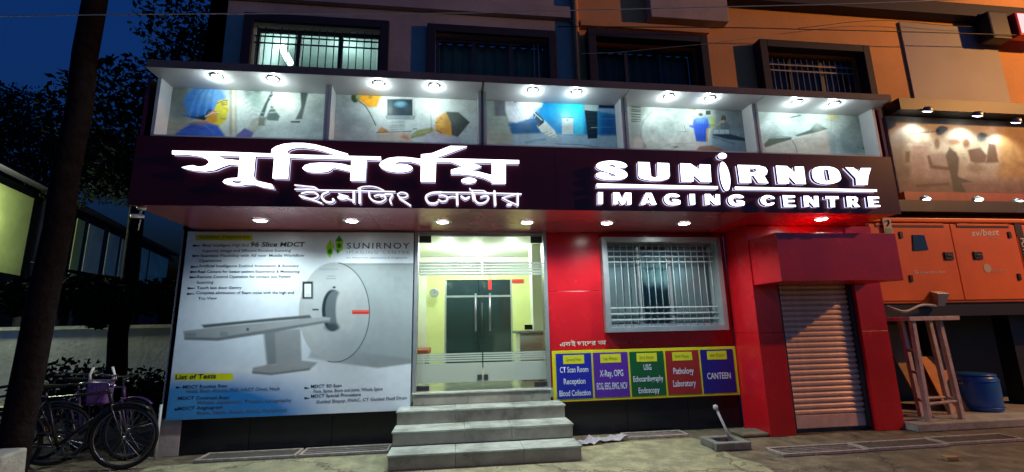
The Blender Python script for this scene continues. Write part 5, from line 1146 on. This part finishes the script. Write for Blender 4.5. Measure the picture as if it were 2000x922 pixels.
# ================================================================== LEFT: TRUNK, TREES, WALL, SHEDS
def leaf_cloud(mb_pts, n, size, rng):
    """n small leaf quads spread through ellipsoid clumps (cx,cy,cz,rx,ry,rz,weight)"""
    w = np.array([c[6] for c in mb_pts], float); w /= w.sum(); idx = rng.choice(len(mb_pts), n, p=w); C_ = np.array([c[:6] for c in mb_pts])[idx]
    d = rng.normal(size=(n, 3)); d /= np.linalg.norm(d, axis=1)[:, None]; r = rng.random(n)**0.45; pos = C_[:, :3]+d*r[:, None]*C_[:, 3:6]
    a = rng.normal(size=(n, 3)); a /= np.linalg.norm(a, axis=1)[:, None]; b = np.cross(a, rng.normal(size=(n, 3))); b /= np.linalg.norm(b, axis=1)[:, None]
    s = size*(0.6+0.8*rng.random(n))[:, None]
    V = np.stack([pos-a*s, pos+b*s*0.45-a*s*0.1, pos+a*s, pos-b*s*0.45-a*s*0.1], 1).reshape(-1, 3)
    F_ = np.arange(4*n).reshape(-1, 4); mb = MB(); mb.v = [tuple(x) for x in V]; mb.f = F_.tolist(); mb.mi = [0]*n; return mb
def limb(a, b, r0, r1, n=6, wob=0.12):
    a = np.array(a, float); b = np.array(b, float); pts = [tuple(a+(b-a)*t+RNG.normal(size=3)*wob*math.sin(math.pi*t)*np.array([1,1,0.3])) for t in np.linspace(0, 1, n)]
    return pts, list(np.linspace(r0, r1, n))
def tree(name, base, h, r, limbs, clumps, n, size, label, leafm='leaf', lean=(0,0)):
    t = thing(name, base, label, 'tree'); mb = MB(); top = (base[0]+lean[0], base[1]+lean[1], base[2]+h)
    p_, rr = limb(base, top, r, r*0.6, 9, r*0.25); mb.tube(p_, rr, 12)
    for a, b, r0 in limbs:
        p_, rr = limb(a, b, r0, r0*0.3); mb.tube(p_, rr, 7)
    obj('trunk', mb, 'bark', t, True); obj('crown', leaf_cloud(clumps, n, size, RNG), leafm, t, recalc=False); return t
# near trunk rising out of the frame, its cement block
bx, by = -3.96, -1.5
t = thing('bare_trunk', (bx, by, 0), 'tall bare dark trunk rising out of the picture at the far left', 'tree')
mb = MB(); p_, rr = limb((bx,by,0), (bx+0.05,by,9.5), 0.12, 0.095, 16, 0.02); mb.tube(p_, rr, 14); obj('trunk', mb, 'bark', t, True)
mb = MB(); p_, rr = limb((bx+0.03,by,7.2), (bx+1.2,by+0.6,9.6), 0.07, 0.04); mb.tube(p_, rr, 8); obj('limb', mb, 'bark', t, True)
obj('crown', leaf_cloud([(bx+0.6,by+0.3,9.2,1.6,1.6,0.8,1),(bx-0.3,by,9.8,1.2,1.2,0.8,0.7)], 2500, 0.07, RNG), 'leaf_dark', t, recalc=False)
mb = MB(); mb.hexa([(-4.55,-1.95,0),(-3.68,-1.95,0),(-3.68,-1.66,0),(-4.55,-1.66,0)],[(-4.52,-1.93,0.50),(-3.71,-1.93,0.50),(-3.71,-1.67,0.52),(-4.52,-1.67,0.52)])
tag(obj('cement_block', mb, 'pale_concrete', None, bevel=0.02, org=(-4.2,-1.8,0)), 'pale cement block in front of the bare trunk, bottom left corner', 'block')
# whitewashed boundary wall
bw = thing('boundary_wall', (-9.0, 6.0, 0), 'low whitewashed boundary wall behind the parked bicycles', 'wall')
xw = np.linspace(-19.0, -3.65, 8)
for x0, x1 in zip(xw[:-1], xw[1:]):
    mb = MB(); mb.box(x0, x1-0.004, 6.0, 6.18, 0, 1.62); obj('wall_bay', mb, 'whitewash', bw)
    mb = MB(); mb.box(x0, x1-0.004, 5.97, 6.21, 1.622, 1.70); obj('coping', mb, 'whitewash', bw)
# shed with tall sheets
A_, B_ = np.array([-12.21, 8.0]), np.array([-14.2, 15.7]); nrm = np.array([B_[1]-A_[1], -(B_[0]-A_[0])])
def shed_hit(u, v=500):
    r = MC.T @ np.array([(u-1000)/FPX, -(v-461)/FPX, 1.0]); k_ = ((A_-CAM[:2])@nrm)/(r[:2]@nrm); q = CAM+r*k_; return q
sh_ = thing('shed', (-13.2, 11.0, 0), 'open-sided shed hung with tall pale green sheets behind the boundary wall', 'shed')
us = [(-60,46),(97,128),(140,156),(165,196),(207,229),(235,249),(253,262),(266,290),(294,330)]
for k_, (u0, u1) in enumerate(us):
    a, b = shed_hit(u0), shed_hit(u1); dv = np.array([0.04, -0.01, 0]); zt = 5.45
    mb = MB(); mb.hexa([(a[0],a[1],3.18),(b[0],b[1],3.18),(b[0]-0.05,b[1],3.18),(a[0]-0.05,a[1],3.18)],[(a[0],a[1],zt),(b[0],b[1],zt),(b[0]-0.05,b[1],zt),(a[0]-0.05,a[1],zt)])
    obj('sheet', mb, 'sheet_green' if k_ < 3 else 'sheet_grey', sh_)
    if k_ < len(us)-1:
        c = shed_hit(us[k_+1][0]); m_ = (b+c)/2; mb = MB(); mb.box(m_[0]-0.25, m_[0]-0.05, m_[1]-0.1, m_[1]+0.1, 0, 5.6); obj('post', mb, 'dark_frame', sh_)
a, b = shed_hit(-200), shed_hit(345)
for z0, z1 in ((2.95,3.12),(5.5,5.72)):
    mb = MB(); mb.hexa([(a[0]-0.12,a[1],z0),(b[0]-0.12,b[1],z0),(b[0]-0.3,b[1],z0),(a[0]-0.3,a[1],z0)],[(a[0]-0.12,a[1],z1),(b[0]-0.12,b[1],z1),(b[0]-0.3,b[1],z1),(a[0]-0.3,a[1],z1)]); obj('beam', mb, 'dark_frame', sh_)
mb = MB(); mb.hexa([(a[0]-0.6,a[1],0),(b[0]-0.6,b[1],0),(b[0]-0.7,b[1],0),(a[0]-0.7,a[1],0)],[(a[0]-0.6,a[1],5.4),(b[0]-0.6,b[1],5.4),(b[0]-0.7,b[1],5.4),(a[0]-0.7,a[1],5.4)]); obj('back_wall', mb, 'dark_frame', sh_)
mb = MB(); mb.hexa([(a[0]+0.4,a[1],5.73),(b[0]+0.4,b[1],5.73),(b[0]-6,b[1],6.9),(a[0]-6,a[1],6.9)],[(a[0]+0.4,a[1],5.78),(b[0]+0.4,b[1],5.78),(b[0]-6,b[1],6.95),(a[0]-6,a[1],6.95)]); obj('roof', mb, 'dark_frame', sh_)
# lamp in the yard (left of the frame)
yl = thing('yard_lamp', (-11.5, 5.6, 0), 'small greenish yard lamp on a thin post left of the shed', 'lamp')
mb = MB(); mb.tube([(-11.5,5.6,0),(-11.5,5.6,4.0)], 0.035, 8); obj('post', mb, 'lamp_metal', yl, True)
mb = MB(); mb.lathe((-11.5,5.6,4.0), [(0.05,0.0),(0.12,0.05),(0.14,0.14),(0.10,0.24),(0.001,0.27)], 16); obj('globe', mb, 'room_lamp', yl, True)
lamp('yard_light', 'POINT', (-11.35, 5.6, 4.45), 540, (0.9, 1.0, 0.62), yl, 0.12)
# trees
tx, ty = -7.05, 4.5
tree('shade_tree', (tx,ty,0), 6.0, 0.19, [((tx,ty,2.6),(tx-1.8,ty-0.2,3.0),0.07),((tx,ty,2.4),(tx+1.5,ty+0.3,2.7),0.07),((tx,ty,4.4),(tx-1.8,ty+0.5,6.8),0.1),((tx,ty,4.6),(tx+1.6,ty-0.4,7.0),0.1),((tx,ty,5.2),(tx+0.2,ty+0.8,8.2),0.09)],
     [(tx-0.9,ty,2.38,1.5,1.1,0.36,1.0),(tx+0.9,ty+0.2,2.25,1.2,1.0,0.42,0.9),(tx-1.7,ty,2.15,0.7,0.6,0.3,0.3),(tx-0.4,ty-0.1,1.95,0.35,0.5,0.35,0.25),(tx+1.6,ty+0.2,1.95,0.5,0.6,0.4,0.3),
      (tx+0.4,ty,6.3,2.4,2.0,1.3,2.2),(tx+1.6,ty+0.4,7.6,1.8,1.6,1.3,1.6),(tx-0.5,ty+0.3,5.3,1.4,1.4,0.7,0.8),(tx+2.0,ty,4.9,1.2,1.2,1.2,1.0),(tx+0.8,ty+0.6,9.0,1.8,1.5,1.2,0.9),(tx+2.2,ty+0.5,3.6,0.9,1.0,0.9,0.5)], 26000, 0.075,
     'dense dark tree between the boundary wall and the clinic corner', 'leaf_dark')
q = P(40, 240, y=9.0)
tree('shade_tree', (q[0]-0.4, 9.0, 0), 7.0, 0.22, [((q[0]-0.4,9.0,5.0),(q[0]+2.0,9.0,7.2),0.1),((q[0]-0.4,9.0,5.0),(q[0]-2.2,9.4,7.4),0.1)],
     [(q[0],9.0,q[2]-0.2,2.0,1.6,1.4,1.5),(q[0]+1.5,9.2,q[2]-1.0,1.6,1.4,1.0,1.0),(q[0]-1.6,9.0,q[2]+0.3,1.6,1.4,1.2,1.0),(q[0]+0.6,9.0,q[2]-2.0,2.2,1.5,0.8,1.0),(q[0]+2.9,9.3,q[2]-1.9,1.0,1.0,0.7,0.5)], 16000, 0.07,
     'dark tree above the shed against the blue night sky', 'leaf_dark')
# shrub by the bicycles
sb = thing('shrub', (-4.9, 1.5, 0), 'low dark shrub growing behind the parked bicycles', 'shrub')
mb = MB()
for k_ in range(9):
    a_ = 2*math.pi*k_/9; p_, rr = limb((-4.9,1.5,0), (-4.9+0.6*math.cos(a_),1.5+0.5*math.sin(a_),0.7), 0.015, 0.006, 5, 0.05); mb.tube(p_, rr, 5)
obj('stem', mb, 'bark', sb); obj('foliage', leaf_cloud([(-5.0,1.5,0.6,0.9,0.6,0.4,1),(-4.4,1.6,0.5,0.6,0.5,0.35,0.6),(-5.7,1.4,0.7,0.7,0.5,0.45,0.7)], 3500, 0.05, RNG), 'leaf_dark', sb, recalc=False)

# ================================================================== BICYCLES
def bicycle(loc, rz, label, frame='bike_frame', lean=0.06, steer=0.0):
    t = thing('bicycle', (0,0,0), label, 'bicycle', 'bicycles parked at the left'); R0 = 0.345
    for k_, x in enumerate((-0.56, 0.56)):
        mb = MB(); mb.torus((x,0,R0), R0-0.018, 0.018, 44, 8); wh = obj('wheel', mb, 'rubber', t, True)
        mb = MB(); mb.torus((x,0,R0), R0-0.042, 0.010, 44, 6); obj('rim', mb, 'bike_steel', wh, True)
        mb = MB(); mb.lathe((x,0,R0), [(0.022,-0.045),(0.022,0.045)], 12, 'y'); obj('hub', mb, 'bike_steel', wh, True)
        mb = MB()
        for j in range(28):
            a_ = 2*math.pi*j/28; o_ = 0.03 if j % 2 else -0.03; b_ = a_+(0.35 if j % 4 < 2 else -0.35)
            mb.tube([(x+0.02*math.cos(b_),o_,R0+0.02*math.sin(b_)),(x+(R0-0.045)*math.cos(a_),0,R0+(R0-0.045)*math.sin(a_))], 0.0016, 4, False)
        obj('spokes', mb, 'bike_steel', wh)
        mb = MB(); th_ = np.linspace(0.15, 2.9 if k_ == 0 else 2.2, 20) if k_ == 0 else np.linspace(0.9, 3.3, 20)
        mb.tube([(x+(R0+0.02)*math.cos(a_),0,R0+(R0+0.02)*math.sin(a_)) for a_ in th_], 0.017, 6); obj('mudguard', mb, frame, t, True)
    bb, st, hd, hb = (-0.08,0,0.29), (-0.22,0,0.80), (0.37,0,0.84), (0.41,0,0.70)
    mb = MB(); mb.tube([bb, st], 0.016, 8); mb.tube([st, hd], 0.015, 8); mb.tube([bb, hb], 0.017, 8); mb.tube([hd, hb], 0.02, 8)
    for s_ in (-1, 1):
        mb.tube([(-0.56,0.05*s_,R0),(-0.08,0.03*s_,0.29)], 0.010, 6); mb.tube([(-0.56,0.05*s_,R0),(-0.22,0.02*s_,0.78)], 0.009, 6)
    obj('frame', mb, frame, t, True)
    mb = MB()
    for s_ in (-1, 1): mb.tube([(0.42,0.045*s_,0.70),(0.48,0.05*s_,0.55),(0.56,0.05*s_,R0)], 0.011, 6)
    mb.tube([(0.42,-0.05,0.70),(0.42,0.05,0.70)], 0.016, 6); obj('fork', mb, frame, t, True)
    mb = MB(); mb.tube([(0.365,0,0.84),(0.35,0,0.95)], 0.013, 8); mb.tube([(0.18,-0.27,0.97),(0.30,-0.24,0.99),(0.37,-0.1,0.96),(0.37,0.1,0.96),(0.30,0.24,0.99),(0.18,0.27,0.97)], 0.011, 8); h_ = obj('handlebar', mb, 'bike_steel', t, True)
    for s_ in (-1, 1):
        mb = MB(); mb.tube([(0.12,0.275*s_,0.965),(0.22,0.262*s_,0.977)], 0.016, 8); obj('grip', mb, 'rubber', h_, True)
    mb = MB(); mb.lathe((0.40,0.0,0.905), [(0.001,-0.015),(0.03,-0.01),(0.03,0.012),(0.001,0.02)], 14); obj('bell', mb, 'bike_steel', h_, True)
    mb = MB(); mb.tube([(-0.225,0,0.78),(-0.25,0,0.90)], 0.012, 8); obj('seat_post', mb, 'bike_steel', t, True)
    mb = MB(); mb.hexa([(-0.38,-0.09,0.90),(-0.05,-0.02,0.905),(-0.05,0.02,0.905),(-0.38,0.09,0.90)],[(-0.40,-0.085,0.955),(-0.04,-0.018,0.94),(-0.04,0.018,0.94),(-0.40,0.085,0.955)]); obj('saddle', mb, 'rubber', t, bevel=0.018)
    mb = MB(); mb.box(-0.82,-0.36,-0.07,0.07,0.725,0.735)
    for s_ in (-1, 1): mb.tube([(-0.75,0.065*s_,0.73),(-0.57,0.06*s_,R0)], 0.006, 5)
    obj('carrier', mb, 'bike_steel', t)
    mb = MB(); mb.torus((-0.08,0.05,0.29), 0.085, 0.006, 28, 5); mb.tube([(-0.08,0.06,0.29),(-0.02,0.07,0.13)], 0.009, 6); mb.tube([(-0.08,-0.05,0.29),(-0.14,-0.07,0.45)], 0.009, 6); obj('crank', mb, 'bike_steel', t, True)
    for (x,y,z) in ((-0.02,0.11,0.13),(-0.14,-0.11,0.45)):
        mb = MB(); mb.box(x-0.045,x+0.045,y-0.04,y+0.04,z-0.012,z+0.012); obj('pedal', mb, 'rubber', t)
    t.location = loc; t.rotation_euler = (lean, 0, rz); return t
bicycle((-4.22, -0.52, 0.0), rad(4), 'nearest black bicycle, its front wheel against the poster corner')
bicycle((-4.45, 0.05, 0.0), rad(-12), 'purple bicycle parked behind the nearest black one', 'bike_purple', -0.08)
bicycle((-5.15, -0.35, 0.0), rad(22), 'black bicycle next to the bare trunk', lean=0.1)
bicycle((-5.3, 0.75, 0.0), rad(-25), 'black bicycle at the back of the row, before the shrub', lean=-0.06)
a = P(195, 762, y=-0.3)
mb = MB(); mb.hexa([(a[0]-0.11,-0.36,a[2]-0.16),(a[0]+0.11,-0.36,a[2]-0.16),(a[0]+0.11,-0.22,a[2]-0.16),(a[0]-0.11,-0.22,a[2]-0.16)],[(a[0]-0.14,-0.34,a[2]+0.12),(a[0]+0.14,-0.34,a[2]+0.12),(a[0]+0.14,-0.26,a[2]+0.12),(a[0]-0.14,-0.26,a[2]+0.12)])
bg_ = tag(obj('bag', mb, 'bike_purple_cloth', None, bevel=0.03, org=(a[0],-0.3,a[2])), 'violet cloth bag hung on a bicycle handlebar', 'bag')
for s_ in (-1, 1):
    mb = MB(); mb.tube([(a[0]+0.12*s_,-0.30,a[2]+0.10),(a[0]+0.13*s_,-0.30,a[2]+0.18),(a[0]+0.10*s_,-0.30,a[2]+0.26)], 0.014, 6); obj('strap', mb, 'white_print', bg_, True)

# ================================================================== SMALL THINGS ON THE GROUND
def drain(x0, x1, y0, y1, label, bars=0, h=0.03):
    t = thing('drain_cover', ((x0+x1)/2, (y0+y1)/2, 0), label, 'drain cover', 'drain covers along the clinic front'); f = 0.03
    mb = MB(); mb.box(x0+f, x1-f, y0+f, y1-f, 0.0, h*0.55); obj('slab', mb, 'drain_dark', t)
    for (a_, b_, c_, d_) in ((x0,x1,y0,y0+f),(x0,x1,y1-f,y1),(x0,x0+f,y0+f,y1-f),(x1-f,x1,y0+f,y1-f)):
        mb = MB(); mb.box(a_, b_, c_, d_, 0.0, h); obj('edge_bar', mb, 'rust_frame', t, bevel=0.003)
    for k_ in range(bars):
        yy = y0+f+(y1-y0-2*f)*(k_+1)/(bars+1); mb = MB(); mb.box(x0+f, x1-f, yy-0.006, yy+0.006, 0.0, h*0.8); obj('bar', mb, 'rust_frame', t)
drain(-2.98, -1.86, -0.36, -0.02, 'long framed drain cover at the far left below the poster'); drain(-1.83, -0.78, -0.36, -0.02, 'framed drain cover between the poster corner and the steps', 2)
drain(2.25, 3.1, -0.33, -0.06, 'framed drain cover below the coloured department panels', 2)
drain(3.62, 4.68, -1.44, -1.14, 'framed drain cover before the red kiosk pillar', 3); drain(4.70, 5.76, -1.42, -1.12, 'framed drain cover before the roller shutter', 0); drain(5.78, 6.84, -1.38, -1.08, 'framed drain cover before the timber stand', 0)
# cement chamber with bent pipe
ch = thing('cement_chamber', (3.25, -0.9, 0), 'square open cement chamber on the ground before the department board', 'chamber')
for (a_, b_, c_, d_) in ((3.04,3.48,-1.10,-1.02),(3.04,3.48,-0.80,-0.72),(3.04,3.12,-1.02,-0.80),(3.40,3.48,-1.02,-0.80)):
    mb = MB(); mb.box(a_, b_, c_, d_, 0.0, 0.09); obj('wall', mb, 'grey_cement', ch, bevel=0.012)
mb = MB(); mb.box(3.12, 3.40, -1.02, -0.80, 0.0, 0.03); obj('floor', mb, 'drain_dark', ch)
a = P(1397, 795, y=-0.75); pp = thing('leaning_pipe', (3.42, -0.86, 0.03), 'thin grey pipe with a capped end leaning out of the cement chamber', 'pipe')
mb = MB(); mb.tube([(3.36,-0.86,0.02),(3.34,-0.84,0.15),(a[0]+0.01,-0.76,a[2]-0.03)], 0.016, 8); obj('tube', mb, 'wire_grey', pp, True)
mb = MB(); mb.lathe((a[0],-0.755,a[2]-0.03), [(0.02,0.0),(0.03,0.02),(0.026,0.05),(0.001,0.06)], 12); obj('cap', mb, 'white_bar', pp, True)
# crumpled sheets
def sheet(x, y, w, h, rz, label):
    mb = MB(); n = 7; V = {}
    for i in range(n):
        for j in range(n):
            V[i,j] = (x+(i/(n-1)-0.5)*w*math.cos(rz)-(j/(n-1)-0.5)*h*math.sin(rz), y+(i/(n-1)-0.5)*w*math.sin(rz)+(j/(n-1)-0.5)*h*math.cos(rz), 0.012+abs(float(RNG.normal()))*0.022+0.05*max(0, i/(n-1)-0.6))
    mb.add([V[i,j] for i in range(n) for j in range(n)], [(i*n+j, (i+1)*n+j, (i+1)*n+j+1, i*n+j+1) for i in range(n-1) for j in range(n-1)])
    tag(obj('paper_sheet', mb, 'paper_grey', None, org=(x,y,0)), label, 'paper')
sheet(1.72, -0.42, 0.30, 0.22, 0.2, 'crumpled grey sheet lying against the right end of the steps'); sheet(2.05, -0.34, 0.36, 0.2, 0.1, 'larger crumpled grey sheet on the ground below the blue department panel')
a = P(1852, 892, z=0.03); mb = MB(); mb.hexa([(a[0]-0.07,a[1]-0.05,0),(a[0]+0.06,a[1]-0.055,0),(a[0]+0.08,a[1],0),(a[0]-0.055,a[1]+0.04,0)],[(a[0]-0.07,a[1]-0.05,0.04),(a[0]+0.06,a[1]-0.055,0.04),(a[0]+0.08,a[1],0.04),(a[0]-0.055,a[1]+0.04,0.04)])
tag(obj('loose_brick', mb, 'plywood', None, bevel=0.006, org=(a[0],a[1],0)), 'single loose brick lying on the road at the right', 'brick')
mb = MB(); mb.tube([(-3.56,-0.06,0.0),(-3.56,-0.06,0.62)], 0.016, 8); tag(obj('standing_pipe', mb, 'white_bar', None, True, org=(-3.56,-0.06,0)), 'thin white pipe standing at the lower left corner of the poster', 'pipe')
# security camera under the canopy's left corner
sc_ = thing('security_camera', (-3.34, -1.24, ZS-0.01), 'small white security camera under the left corner of the canopy', 'camera')
mb = MB(); mb.lathe((-3.34,-1.24,ZS-0.03), [(0.04,0.0),(0.045,0.02),(0.04,0.03)], 14); mb.tube([(-3.34,-1.24,ZS-0.03),(-3.34,-1.26,ZS-0.10)], 0.012, 8); obj('bracket', mb, 'cctv_white', sc_, True)
mb = MB(); mb.tube([(-3.32,-1.22,ZS-0.10),(-3.39,-1.31,ZS-0.12)], 0.022, 10); obj('body', mb, 'cctv_white', sc_, True)
mb = MB(); mb.tube([(-3.335,-1.24,ZS-0.14),(-3.345,-1.24,ZS-0.26)], 0.006, 6); obj('cable', mb, 'cctv_white', sc_, True)
# wires
def wire(pts, y, label, m_='wire_grey', r=0.006):
    q = [P(u, v, y=yy) for (u, v), yy in zip(pts, y if hasattr(y, '__len__') else [y]*len(pts))]
    mb = MB(); mb.tube([tuple(x) for x in smooth_pts(q, 8)], r, 6); tag(obj('wire', mb, m_, None, True), label, 'wire', 'overhead wires')
wire([(-200,34),(380,27),(850,26),(1120,20),(1510,11),(1700,6),(2200,-14)], -1.9, 'long pale overhead wire crossing above the upper windows')
wire([(1090,52),(1420,54),(1600,58),(1800,63),(2100,72)], -0.35, 'dark wire running along the orange wall', 'wire_black', 0.008)
wire([(1130,105),(1210,102),(1300,93),(1385,85),(1500,70)], -1.0, 'thin pale wire slanting across the third upper window', r=0.003)
wire([(1560,55),(1720,40),(1900,52),(2100,40)], -0.15, 'thin dark wire slanting over the grey shadow panel', 'wire_black', 0.005)
